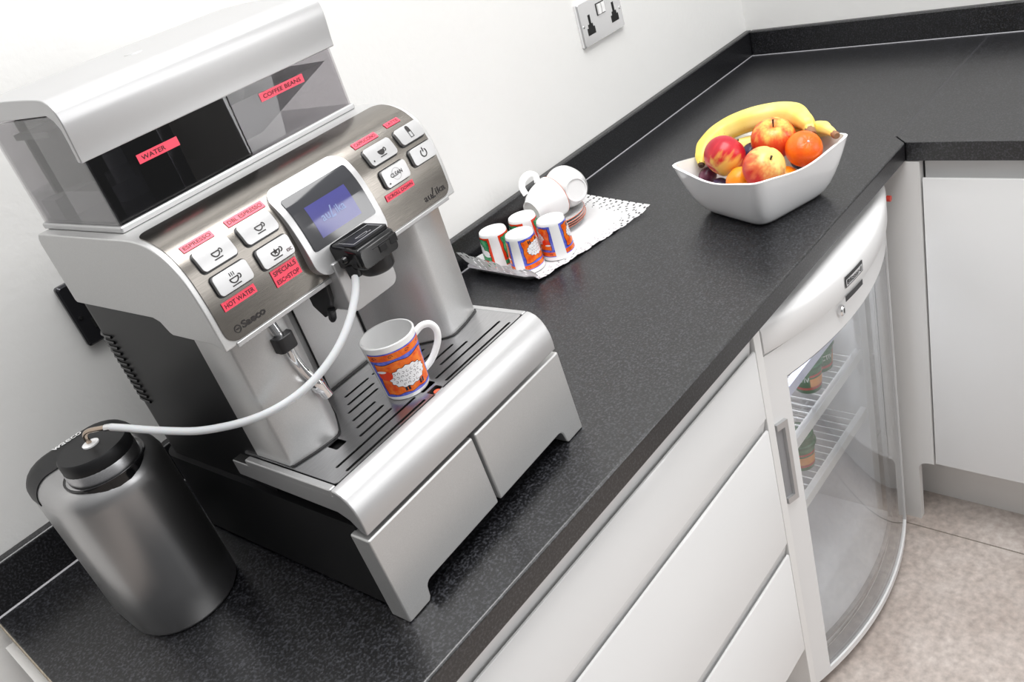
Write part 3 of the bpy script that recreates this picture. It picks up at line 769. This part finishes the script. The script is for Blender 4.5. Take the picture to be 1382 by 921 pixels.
b = MB(); b.text('waeco', lambda x, y: (-.0165+x, .054+y, HC+.0018), mi=0, w=.034, h=.0072); b.build('lettering', M['white_print'], cb, recalc=False)
LC = (0, -.043)
b = MB(); b.lathe([(.0425, HC-.001), (.0425, HC+.0010), (.0402, HC+.0004), (.0395, HC-.012), (.0395, HC-.02)], 40, c=(LC[0], LC[1], 0)); b.build('neck_recess', M['black_gloss'], ck)
b = MB(); b.lathe([(.0372, HC-.010), (.0372, HC+.011), (.0362, HC+.0125), (.035, HC+.0125)], 40, c=(LC[0], LC[1], 0)); b.build('jar_neck', M['grille_steel'], ck)
b = MB(); b.lathe([(0, HC+.009), (.0360, HC+.009), (.0366, HC+.010), (.0366, HC+.024), (.0350, HC+.0262), (0, HC+.0268)], 48, c=(LC[0], LC[1], 0)); ld = b.build('lid', M['black_satin'], ck, bevel=0)
b = MB(); b.lathe([(0, HC+.0266), (.0085, HC+.0266), (.0085, HC+.0282), (.0065, HC+.0292), (0, HC+.0292)], 24, c=(LC[0], LC[1], 0)); b.build('lid_washer', M['porcelain'], ld)
b = MB(); b.tube(catmull([(LC[0], LC[1], HC+.026), (LC[0]-.001, LC[1]-.002, HC+.038), (LC[0]+.002, LC[1]-.010, HC+.0445), (LC[0]+.009, LC[1]-.023, HC+.0462), (.0175, -.0815, .2526)], 4), .0026, 10); b.build('steel_pipe', M['steel_tube'], ld)
b = MB(); b.tube([(.0130, -.0745, .2525), (.0172, -.0812, .2526)], .0036, 10); b.build('pipe_ferrule', M['chrome'], ld)
# milk hose
TUBE = [(0.6323,-0.4746,0.3205),(0.6262,-0.4798,0.3068),(0.6115,-0.4821,0.2886)]
TUBE=[ (0.6323,-0.4746,0.3205),(0.6236,-0.4785,0.3079),(0.6068,-0.4814,0.2910),(0.5873,-0.4818,0.2757),(0.5675,-0.4789,0.2636),(0.5475,-0.4729,0.2538),(0.5271,-0.4632,0.2462),(0.5067,-0.4491,0.2411),(0.4888,-0.4320,0.2386),(0.4716,-0.4110,0.2381),(0.4562,-0.3878,0.2390),(0.4428,-0.3623,0.2424),(0.4301,-0.3355,0.2466),(0.4211,-0.3159,0.2501),(0.4136,-0.3003,0.2526) ]
pts = [Vector((x, y, z+Z0)) for x, y, z in TUBE]
b = MB(); b.tube(catmull(pts, 4), .0039, 12)
tag(b.build('milk_hose', M['silicone']), 'translucent white hose curving from the machine down to the milk cooler', 'hose')

# ------------------------------------------------------------------ mugs
MH = .068; MR0, MR1 = .0250, .0300
def mr(z): return MR0+(MR1-MR0)*(max(0, min(1, z/MH)))**1.1
def blob(cx, cy, rx, ry, n=40, wob=0, k=0):
    return [(cx+(rx+wob*math.cos(k*t))*math.cos(t), cy+(ry+wob*math.cos(k*t))*math.sin(t)) for t in [2*PI*i/n for i in range(n)]]
def make_mug(name, label, group, scheme):
    t = empty(name, label, 'mug', group=group)
    b = MB()
    out = [(0, .0015), (MR0-.005, .0012), (MR0-.0035, 0), (MR0-.0012, 0), (mr(.002), .0025)]+[(mr(MH*i/10), MH*i/10) for i in range(1, 10)]+[(mr(MH), MH-.001), (mr(MH)-.0008, MH), (mr(MH)-.0020, MH-.0004)]
    inn = [(mr(MH*i/10)-.0026, MH*i/10) for i in range(9, 0, -1)]+[(mr(.004)-.006, .0045), (0, .004)]
    b.lathe(out+inn, 48); b.build('cup', M['porcelain'], t)
    b = MB()
    hp = [(mr(.054)-.001, 0, .054), (.0375, 0, .0585), (.0465, 0, .0565), (.0510, 0, .048), (.0495, 0, .037), (.043, 0, .026), (.034, 0, .0165), (mr(.010)-.001, 0, .011)]
    b.tube(catmull(hp, 5), .0028, 10, flat=1.4); b.build('handle', M['porcelain'], t)
    for side in (-1, 1):
        b = MB(); base = side*PI/2
        def pt(a, h, off): r_ = mr(h)+off; th = base+a/.0278; return (r_*math.cos(th), r_*math.sin(th), h)
        def rect(a0, a1, h0, h1, off, mi, n=16):
            m = max(2, int((h1-h0)/.006))
            for jj in range(m):
                hA, hB = h0+(h1-h0)*jj/m, h0+(h1-h0)*(jj+1)/m
                b.loft([[pt(a0+(a1-a0)*i/n, h, off) for h in (hA, hB)] for i in range(n+1)], mi, closed=False)
        def star(outl, c, off, mi, rings=4):
            R = [[pt(c[0]+(x-c[0])*k/rings, c[1]+(y-c[1])*k/rings, off) for x, y in outl] for k in range(1, rings+1)]
            V = b.loft(R, mi)
            cc = b.v(pt(c[0], c[1], off))
            for i in range(len(outl)): b.face([cc, V[0][i], V[0][(i+1) % len(outl)]], mi)
        # 0 border, 1 field, 2 white, 3 black, 4 head
        A = .0345
        rect(-A, A, .0050, .0605, .00020, 0, 36)
        rect(-A, A, .0515, .0590, .00034, 1, 36)
        for k in range(4):
            c = -.027+.018*k
            b.loft([[pt(c+r_*math.cos(a), .0552+r_*.8*math.sin(a), .00047) for r_ in (.0032-.0003*i, .0026-.0003*i)] for i, a in enumerate([j*PI/4 for j in range(9)])], 3, closed=False)
        fld = []
        for i in range(25): fld.append((-.029+.058*i/24, .0085+.0008*math.sin(i*.9)))
        for i in range(1, 15): fld.append((.029+.0008*math.sin(i*.9), .0085+.039*i/15))
        for i in range(25): fld.append((.029-.058*i/24, .0475+.001*math.sin(i*.55)))
        for i in range(1, 15): fld.append((-.029-.0008*math.sin(i*.7), .0475-.039*i/15))
        star([((x)*1.03, .028+(y-.028)*1.03) for x, y in fld], (0, .028), .00046, 3, 14)
        star(fld, (0, .028), .00060, 1, 14)
        star(blob(.002, .0272, .0212, .0128, 56, .0009, 16), (.002, .0272), .00076, 3, 6)
        star(blob(.002, .0272, .0205, .0121, 56, .0009, 16), (.002, .0272), .00090, 2, 6)
        star(blob(-.0215, .0335, .0078, .0060, 24), (-.0215, .0335), .00098, 4, 3)
        star(blob(-.0245, .0385, .0055, .0016, 16), (-.0245, .0385), .00110, 2, 3)
        for lx_ in (-.007, -.0035, .0115, .015): rect(lx_, lx_+.0026, .0105, .0160, .00072, 3, 2)
        rnd = random.Random(5)
        for i in range(7):
            for j in range(4):
                cx = -.0145+.0048*i+(.002 if j % 2 else 0); cy = .0190+.0048*j
                if ((cx-.002)/.0185)**2+((cy-.0272)/.0105)**2 > 1: continue
                a0 = rnd.random()*6
                b.loft([[pt(cx+r_*math.cos(a), cy+r_*math.sin(a), .00100) for r_ in (.0015, .0011)] for a in [a0+j2*PI/5 for j2 in range(8)]], 3, closed=False)
        b.build('sheep_print', [M[k] for k in scheme], t, recalc=False)
    return t
ORA = ('p_blue', 'p_orange', 'p_white', 'p_black', 'p_red'); GRE = ('p_red', 'p_green', 'p_white', 'p_black', 'p_white')
mug = make_mug('mug', 'small orange and blue sheep mug standing upright on the drip grille', 'sheep mugs', ORA)
mug.location = m2w(-.004, .0735, .1681); mug.rotation_euler = (0, 0, math.radians(-24))
mo = dup(mug, 'upturned orange and blue mug at the front left corner of the doily')
mo2 = dup(mug, 'upturned orange and blue mug standing directly in front of the saucers')
mg = make_mug('mug', 'upturned red and green mug farthest left on the doily beside the machine', 'sheep mugs', GRE)
mg2 = dup(mg, 'upturned red and green mug at the back, in front of the tipped teacups')
for o, x, y, a in ((mo, 1.157, -.155, 14), (mo2, 1.213, -.181, 50), (mg, 1.160, -.089, 42), (mg2, 1.216, -.112, 60)):
    o.location = (x, y, Z0+.0050+MH); o.rotation_euler = (PI, 0, math.radians(a))

# ------------------------------------------------------------------ tray, doily, saucers, teacups
TC = Vector((1.27, -.13, Z0))
CORN = [(1.103, -.207), (1.398, -.256), (1.438, -.056), (1.113, -.027)]       # front-left, front-right, back-right, back-left
def quadmap(p, q):
    a, b_, c, d = CORN
    return Vector(((1-p)*(1-q)*a[0]+p*(1-q)*b_[0]+p*q*c[0]+(1-p)*q*d[0]-TC.x, (1-p)*(1-q)*a[1]+p*(1-q)*b_[1]+p*q*c[1]+(1-p)*q*d[1]-TC.y, 0))
def dz(p, q):
    z = .0034
    el = max(0, 1-p/.072); ef = max(0, 1-q/.17); eb = max(0, 1-(1-q)/.17); er = max(0, 1-(1-p)/.14)
    left = max(0, 1-p/.62)
    z += max((.026+.022*q)*el**.8, .0045*ef**.9*(.25+.75*left), .0150*eb**.9*(.25+.75*left), .0070*er)
    return z+.0011*math.sin(p*39)*ef+.0014*math.sin(q*31)*el
def dense(pp, m=24):
    out = []
    for n_, ((a, c), (d, e)) in enumerate(zip(pp, pp[1:]+pp[:1])):
        k = m if n_ % 6 == 5 else 1; out += [(a+(d-a)*i/k, c+(e-c)*i/k) for i in range(k)]
    return out
b = MB()
def trk(e0, e1, z, r_=.10):
    return [quadmap(p, q)+Vector((0, 0, min(z, dz(p, q)-.0018))) for p, q in dense(rrect(e0, .80-e1, e1, 1-e1, r_*.8))]
b.loft([trk(.075, .12, .0004), trk(.068, .11, .0006), trk(.024, .045, .0150), trk(.016, .03, .0158), trk(.016, .03, .0172), trk(.026, .047, .0166), trk(.070, .115, .0020)], cap0=True, cap1=True)
tag(b.build('tray', M['tray'], loc=TC), 'shallow silver tray under the white lace doily', 'tray')
b = MB()
nx_, ny_ = 132, 90
grid = {}
def gv(i, j):
    if (i, j) not in grid:
        p, q = i/nx_, j/ny_
        pp_, qq_ = p, q
        c = .10                                   # softened front-left corner
        if p < c and q < c*1.3:
            k_ = (1-p/c)*(1-q/(c*1.3)); pp_ = p+.030*k_; qq_ = q+.045*k_
        v_ = quadmap(pp_, qq_); v_.z = dz(p, q)
        grid[i, j] = b.v(v_)
    return grid[i, j]
def hole(i, j):
    di, dj = min(i, nx_-1-i), min(j, ny_-1-j); d = min(di, dj)
    a = i if dj <= di else j
    if d == 0: return (a % 8) in (0, 7)
    if d in (2, 3): return (a % 7) in (1, 2)
    if d in (5, 6): return (a % 9) in ((3,) if d == 5 else (3, 4))
    if d in (8, 9): return (a % 8) in ((2, 3) if d == 8 else (3,))
    if d == 11: return (a % 10) in (6, 7)
    if d in (13,): return (a % 9) == 2
    return False
for i in range(nx_):
    for j in range(ny_):
        if not hole(i, j): b.face([gv(i, j), gv(i+1, j), gv(i+1, j+1), gv(i, j+1)])
do_ = b.build('paper_doily', M['doily'], loc=TC, recalc=False)
tag(do_, 'white lace paper doily spread over the silver tray', 'doily')
SCX, SCY = 1.310, -.095
def saucer(k):
    b = MB(); z = Z0+.0047+.0047*k
    pr = [(0, .0), (.022, 0), (.024, .0012), (.040, .0030), (.0570, .0085), (.0630, .0108), (.0640, .0118), (.0630, .0124), (.057, .0106), (.040, .0052), (.022, .0028), (0, .0028)]
    b.lathe(pr, 48, mfun=lambda i, j: 1 if i in (5, 6) else 0)
    return b.build('saucer', [M['porcelain'], M['red_rim']], loc=(SCX+.0012*math.sin(k*2.3), SCY+.0012*math.cos(k*1.9), z))
SL_ = ['lowest white saucer of the stack, lying on the doily', 'white red-rimmed saucer second from the bottom of the stack', 'white red-rimmed saucer second from the top of the stack', 'topmost saucer, right under the tipped teacups']
for k in range(4): tag(saucer(k), SL_[k], 'saucer', 'stacked saucers')
def teacup(label, loc, mouth, hdir):
    t = empty('teacup', label, 'cup', loc, 0, 'white teacups')
    b = MB()
    pr = [(0, .002), (.0185, .002), (.0195, 0), (.0215, 0), (.0225, .003), (.030, .014), (.0355, .028), (.0385, .044), (.0400, .0575), (.0396, .0590), (.0384, .0585), (.0368, .044), (.0338, .028), (.028, .015), (.020, .0055), (0, .0045)]
    pr = [(r, z-.030) for r, z in pr]
    b.lathe(pr, 44, mfun=lambda i, j: 1 if i in (8, 9) else 0); b.build('cup', [M['porcelain'], M['red_rim']], t)
    b = MB(); hp = [(.0372, 0, .049-.03), (.050, 0, .0545-.03), (.0590, 0, .046-.03), (.0575, 0, .030-.03), (.047, 0, .017-.03), (.0315, 0, .014-.03)]
    b.tube(catmull(hp, 5), .0038, 12, flat=1.7); b.build('handle', M['porcelain'], t)
    z = Vector(mouth).normalized(); x = Vector(hdir); x = (x-z*x.dot(z)).normalized(); y = z.cross(x)
    t.rotation_euler = Matrix((x, y, z)).transposed().to_euler()
    return t
teacup('white teacup lying on its side, handle towards the wall, on the saucers', (1.286, -.104, Z0+.0620), (1, -.18, .10), (-.45, .55, .65))
teacup('white teacup tipped with its foot towards the room, leaning on the other teacup', (1.340, -.128, Z0+.0682), (.40, .86, -.12), (-.9, .42, .1))

# ------------------------------------------------------------------ fruit bowl
BX, BY = 1.443, -.456; BA = math.radians(-20)
b = MB()
def bowl_ring(s, z, nexp, sag):
    out = []; n = 96
    for i in range(n):
        a = 2*PI*i/n; c, d = math.cos(a), math.sin(a)
        r = s/((abs(c)**nexp+abs(d)**nexp)**(1/nexp))
        k = min(abs(c), abs(d))/max(abs(c), abs(d))          # 1 at corners, 0 mid-side
        k = math.sin(k*PI/2)**2
        out.append((r*c, r*d, z-sag*(1-k)))
    return out
rings = []
for t in [0, .06, .16, .3, .45, .6, .75, .88, 1.0]:
    s = .064+.041*t**.62; z = .094*t**1.25
    rings.append(bowl_ring(s, z, 7+5*t, .013*t**2))
inner_ = []
for t in [1.0, .88, .75, .6, .45, .3, .16]:
    s = .064+.041*t**.62-.0042; z = .094*t**1.25+.0002
    inner_.append(bowl_ring(s, max(z, .012), 7+5*t, .013*t**2))
inner_.append(bowl_ring(.05, .009, 6, 0))
b.loft(rings+inner_, cap0=True, cap1=True)
tag(b.build('fruit_bowl', M['bowl'], loc=(BX, BY, Z0+.0004), rot=(0, 0, BA), angle=70), 'square white ceramic bowl full of fruit on the worktop', 'bowl')
def fruit_mat(name, stops, scale=18, stretch=(1, 1, 1), rough=.3, speck=None, bump=0, bscale=300):
    m = mat(name, stops[0][1], rough, spec=.45)
    ramp_noise(m, scale, stops, detail=3, stretch=stretch, bump=bump, bscale=bscale, bdist=.0008)
    return m
def apple(loc, r, label, m, tilt, name='apple', cat='apple', stem=True, crease=False):
    t = empty(name, label, cat, (loc[0], loc[1], loc[2]+Z0), 0, 'apples and nectarine in the bowl')
    def fn(th, ph):
        k = 1-.30*math.exp(-(th/.30)**2)-.16*math.exp(-((PI-th)/.28)**2)
        k *= 1+.03*math.sin(th)-.02*math.cos(th)*0+.012*math.cos(5*ph)*math.sin(th)*(1 if th > PI/2 else .5)
        if crease:
            d = (ph+PI) % (2*PI)-PI
            k = 1-.12*math.exp(-(th/.22)**2)-.05*math.exp(-(d/.12)**2)*max(0, math.sin(th*.9))
        return k
    b = MB(); b.sphere((0, 0, 0), r, 40, 28, fn=fn, scale=(1, 1, .94)); b.build('flesh', m, t, recalc=True)
    if stem:
        b = MB(); b.tube([(0, 0, r*.60), (.0006, .0005, r*.80), (.003, .002, r*1.02)], [.0011, .0012, .0018], 8); b.build('stem', M['leaf_dark'], t)
    t.rotation_euler = tilt
    return t
def radial_fruit(name, a, b_, c, bias=.5, axis=(0, 0, 1), sh=.25):
    """skin: streaky noise plus a blush that lies on one side of the fruit"""
    m = mat(name, a, .28, spec=.45); N, L, B = nodes(m)
    tc = N.new('ShaderNodeTexCoord')
    dot = N.new('ShaderNodeVectorMath'); dot.operation = 'DOT_PRODUCT'; L.new(tc.outputs['Object'], dot.inputs[0])
    v = Vector(axis).normalized()*(1/.07); dot.inputs[1].default_value = v
    mp = N.new('ShaderNodeMapping'); mp.inputs['Scale'].default_value = (1, 1, .22); L.new(tc.outputs['Object'], mp.inputs[0])
    nz = N.new('ShaderNodeTexNoise'); nz.inputs['Scale'].default_value = 95; nz.inputs['Detail'].default_value = 4; L.new(mp.outputs[0], nz.inputs['Vector'])
    m1 = N.new('ShaderNodeMath'); m1.operation = 'MULTIPLY_ADD'; L.new(nz.outputs['Fac'], m1.inputs[0]); m1.inputs[1].default_value = .75; L.new(dot.outputs['Value'], m1.inputs[2])
    m2 = N.new('ShaderNodeMath'); m2.operation = 'ADD'; L.new(m1.outputs[0], m2.inputs[0]); m2.inputs[1].default_value = bias-.375
    r = N.new('ShaderNodeValToRGB'); L.new(m2.outputs[0], r.inputs[0])
    e = r.color_ramp.elements; e[0].position = .5-sh; e[0].color = (*a, 1); e[1].position = .5+sh; e[1].color = (*c, 1); k = e.new(.5); k.color = (*b_, 1)
    L.new(r.outputs[0], B.inputs['Base Color'])
    return m
am1 = radial_fruit('crimson apple skin', srgb(232, 186, 90), srgb(206, 44, 52), srgb(178, 22, 44), .70, (-.3, .5, .6))
am2 = radial_fruit('red and yellow apple skin', srgb(210, 38, 26), srgb(222, 84, 42), srgb(226, 196, 96), .24, (-.15, -.1, 1))
am3 = radial_fruit('yellow red nectarine skin', srgb(205, 48, 42), srgb(228, 120, 70), srgb(240, 208, 120), .45, (.55, -.35, .75))
apple((1.417, -.412, .097), .0340, 'crimson apple at the left of the bowl, under the banana', am1, (math.radians(-20), math.radians(55), math.radians(-50)), stem=True)
apple((1.469, -.474, .104), .0352, 'red apple with yellow top and stem, highest in the middle of the bowl', am2, (math.radians(14), math.radians(-14), 0))
apple((1.380, -.499, .093), .0335, 'creased yellow and red nectarine at the front corner of the bowl', am3, (math.radians(38), math.radians(-38), math.radians(10)), 'nectarine', 'nectarine', True, True)
mm = fruit_mat('mandarin peel', [(.3, srgb(238, 84, 14)), (.7, srgb(248, 120, 20))], 30, bump=.5, bscale=420)
mm2 = fruit_mat('orange peel', [(.3, srgb(246, 136, 24)), (.7, srgb(252, 164, 40))], 30, bump=.5, bscale=420)
def mandarin(loc, r, label, m, tilt=(0, 0, 0)):
    t = empty('mandarin', label, 'mandarin', (loc[0], loc[1], loc[2]+Z0), 0, 'mandarins in the bowl')
    b = MB(); b.sphere((0, 0, 0), r, 32, 22, fn=lambda th, ph: 1-.10*math.exp(-(th/.32)**2)+.012*math.cos(9*ph)*math.exp(-((th-.35)/.3)**2), scale=(1, 1, .88)); b.build('peel', m, t)
    b = MB(); b.lathe([(0, .0012), (.0018, .001), (.0022, 0)], 8, c=(0, 0, r*.79)); b.build('calyx', M['hopper'], t)
    t.rotation_euler = tilt
mandarin((1.449, -.534, .094), .0292, 'bright orange mandarin at the right end of the bowl', mm, (math.radians(35), math.radians(-30), 0))
mandarin((1.383, -.450, .070), .0218, 'pale orange mandarin between the crimson apple and the nectarine', mm2, (math.radians(-50), 0, 0))
mandarin((1.425, -.508, .053), .0230, 'pale orange mandarin low behind the nectarine, mostly hidden', mm2)
pm = fruit_mat('plum skin', [(.35, srgb(58, 26, 48)), (.6, srgb(96, 44, 66)), (.8, srgb(140, 92, 110))], 40, rough=.35)
pm2 = fruit_mat('dark plum skin', [(.35, srgb(34, 22, 46)), (.7, srgb(64, 48, 84))], 40, rough=.35)
def plum(loc, r, label, m):
    b = MB(); b.sphere((0, 0, 0), r, 24, 18, fn=lambda th, ph: 1-.06*math.exp(-(((ph+PI) % (2*PI)-PI)/.14)**2)*math.sin(th), scale=(.95, .95, 1.1))
    tag(b.build('plum', m, loc=(loc[0], loc[1], loc[2]+Z0), rot=(.5, 1.1, .3)), label, 'plum', 'plums in the bowl')
plum((1.421, -.370, .058), .0158, 'purple plum in the left corner of the bowl', pm)
plum((1.390, -.408, .052), .0160, 'dark plum below the crimson apple, beside the pale mandarin', pm2)
plum((1.473, -.429, .078), .0170, 'dark plum between the two red apples', pm2)
plum((1.490, -.510, .062), .0200, 'dark plum in the gap beside the bright mandarin', pm2)
yb = mat('banana skin', srgb(240, 214, 96), .4)
def banana_skin():
    m = yb; N, L, B = nodes(m)
    r = ramp_noise(m, 14, [(.28, srgb(232, 196, 62)), (.5, srgb(246, 222, 112)), (.75, srgb(250, 234, 150))], detail=3)
    tc = N.new('ShaderNodeTexCoord'); n = N.new('ShaderNodeTexNoise'); n.inputs['Scale'].default_value = 160; n.inputs['Detail'].default_value = 6; L.new(tc.outputs['Object'], n.inputs['Vector'])
    rr = N.new('ShaderNodeValToRGB'); L.new(n.outputs['Fac'], rr.inputs[0]); e = rr.color_ramp.elements; e[0].position = .66; e[0].color = (1, 1, 1, 1); e[1].position = .74; e[1].color = (.35, .2, .07, 1)
    mx = N.new('ShaderNodeMixRGB'); mx.blend_type = 'MULTIPLY'; mx.inputs[0].default_value = .7; L.new(r.outputs[0], mx.inputs[1]); L.new(rr.outputs[0], mx.inputs[2]); L.new(mx.outputs[0], B.inputs['Base Color'])
banana_skin()
M['ban_tip'] = mat('dark banana tip', srgb(70, 48, 28), .7)
M['ban_stem'] = mat('brown stem end', srgb(150, 110, 80), .7)
def banana(pts, label, r0, rad):
    t = empty('banana', label, 'banana', (pts[0][0], pts[0][1], pts[0][2]+Z0), 0, 'bananas in the bowl')
    o = Vector(pts[0]); P = catmull([Vector(p)-o for p in pts], 5)
    n = len(P)
    def rr(i): 
        t_ = i/(n-1)*(len(rad)-1); k = min(int(t_), len(rad)-2); f = t_-k; f = f*f*(3-2*f); return r0*(rad[k]*(1-f)+rad[k+1]*f)
    # five-sided cross-section with soft ridges
    b = MB(); rings = []
    t0 = (P[1]-P[0]).normalized(); nx = t0.cross(Vector((0, 0, 1))).normalized()
    for i, p in enumerate(P):
        tt = (P[min(i+1, n-1)]-P[max(i-1, 0)]).normalized(); nx = (nx-tt*nx.dot(tt)).normalized(); ny = tt.cross(nx)
        rings.append([p+(nx*math.cos(a)+ny*math.sin(a))*rr(i)*(1+.05*math.cos(5*a)) for a in [2*PI*j/25 for j in range(25)]])
    b.loft(rings, cap0=True, cap1=True); b.build('peel', yb, t, angle=60)
    b = MB(); d = (P[0]-P[2]).normalized(); b.tube([P[0]-d*.002, P[0]+d*.004], [rr(0)*1.08, rr(0)*.7], 10); b.build('tip', M['ban_tip'], t)
    b = MB(); d = (P[-1]-P[-3]).normalized(); b.tube([P[-1]-d*.003, P[-1]+d*.006, P[-1]+d*.010], [rr(n-1)*1.06, rr(n-1)*1.15, rr(n-1)*.9], 10); b.build('stem_end', M['ban_stem'], t)
    return t
BAN = [(1.4132,-0.3673,0.0830),(1.4291,-0.3624,0.0920),(1.4499,-0.3606,0.1000),(1.4730,-0.3748,0.1130),(1.4901,-0.3995,0.1220),(1.4969,-0.4348,0.1300),(1.5016,-0.4722,0.1340),(1.5000,-0.5019,0.1320),(1.4818,-0.5279,0.1270),(1.4727,-0.5366,0.1200),(1.4675,-0.5405,0.1170)]
BAN = [(p[0]+.0115*k, p[1]+.0065*k, p[2]-.005*k) for p, k in zip(BAN, (0, 0, 0, 1, 1.2, 1.6, 2.4, 2.4, 2, 2, 2))]
banana(BAN, 'long yellow banana arching over the back of the bowl', .0185, [.35, .7, .9, 1, 1.05, 1.08, 1.08, 1.05, .75, .5, .45])
banana([(1.466, -.379, .078), (1.486, -.395, .083), (1.503, -.418, .083), (1.513, -.445, .084), (1.520, -.478, .084), (1.524, -.510, .092), (1.514, -.535, .101), (1.4935, -.5565, .1060), (1.4770, -.5730, .1060)], 'second banana behind the long one, only its brown stem end showing', .0150, [.45, .8, .92, .96, 1, 1, .95, .8, .5, .35])

# ------------------------------------------------------------------ camera
cam = bpy.data.cameras.new('camera'); co = bpy.data.objects.new('camera', cam); COL.objects.link(co)
R = ((0.6224, -0.7319, -0.2774), (-0.5368, -0.1412, -0.8318), (0.5696, 0.6666, -0.4808))
rx, ry, rz = (Vector(r).normalized() for r in R)
co.matrix_world = Matrix(((rx.x, -ry.x, -rz.x, .2315), (rx.y, -ry.y, -rz.y, -1.1319), (rx.z, -ry.z, -rz.z, .6135+Z0), (0, 0, 0, 1)))
cam.lens = 29.656; cam.sensor_width = 36; cam.clip_start = .02
SC.camera = co

# ------------------------------------------------------------------ light
def area(name, loc, target, sx, sy, power, color=(1, 1, 1)):
    l = bpy.data.lights.new(name, 'AREA'); l.shape = 'RECTANGLE'; l.size = sx; l.size_y = sy; l.energy = power; l.color = color
    o = bpy.data.objects.new(name, l); COL.objects.link(o); o.location = loc
    o.rotation_euler = (Vector(target)-Vector(loc)).to_track_quat('-Z', 'Y').to_euler()
area('window_light', (1.9, -3.0, 2.0), (.9, -.3, 1.0), 1.4, 1.6, 14, (1, 1, 1))
area('garden_door_light', (2.27, -2.50, 1.05), (1.2, -2.3, 1.0), .32, 1.7, 12, (1, 1, 1))
area('ceiling_light', (1.0, -1.0, 2.9), (1.0, -.8, 0), 1.8, 1.2, 46, (1, .995, .985))
l = bpy.data.lights.new('fridge_lamp', 'AREA'); l.shape = 'RECTANGLE'; l.size = .34; l.size_y = .03; l.energy = 1.3; l.color = (.93, .95, 1)
o = bpy.data.objects.new('fridge_lamp', l); COL.objects.link(o); o.location = (fxc, -.50, Z0-.137); o.rotation_euler = (math.radians(38), 0, 0)
W = bpy.data.worlds.new('room light'); SC.world = W; W.use_nodes = True
N, L = W.node_tree.nodes, W.node_tree.links
tc = N.new('ShaderNodeTexCoord'); sp = N.new('ShaderNodeSeparateXYZ'); L.new(tc.outputs['Generated'], sp.inputs[0])
mr_ = N.new('ShaderNodeMapRange'); mr_.inputs[1].default_value = -1; mr_.inputs[2].default_value = 1; L.new(sp.outputs['Z'], mr_.inputs[0])
cr = N.new('ShaderNodeValToRGB'); L.new(mr_.outputs[0], cr.inputs[0])
mx_ = N.new('ShaderNodeMapRange'); mx_.inputs[1].default_value = -1; mx_.inputs[2].default_value = .6; mx_.inputs[3].default_value = .55; mx_.inputs[4].default_value = 1.05; L.new(sp.outputs['X'], mx_.inputs[0])
ml = N.new('ShaderNodeVectorMath'); ml.operation = 'SCALE'; L.new(cr.outputs[0], ml.inputs[0]); L.new(mx_.outputs[0], ml.inputs['Scale'])
e = cr.color_ramp.elements; e[0].position = .3; e[0].color = (.2, .2, .2, 1); e[1].position = 1; e[1].color = (1, 1, 1, 1)
k = e.new(.52); k.color = (.45, .45, .455, 1); k = e.new(.75); k.color = (.85, .85, .85, 1)
L.new(ml.outputs[0], N['Background'].inputs['Color']); N['Background'].inputs['Strength'].default_value = .75
SC.view_settings.view_transform = 'Standard'; SC.view_settings.look = 'None'; SC.view_settings.gamma = 1; SC.view_settings.use_curve_mapping = False
SC.view_settings.exposure = .2
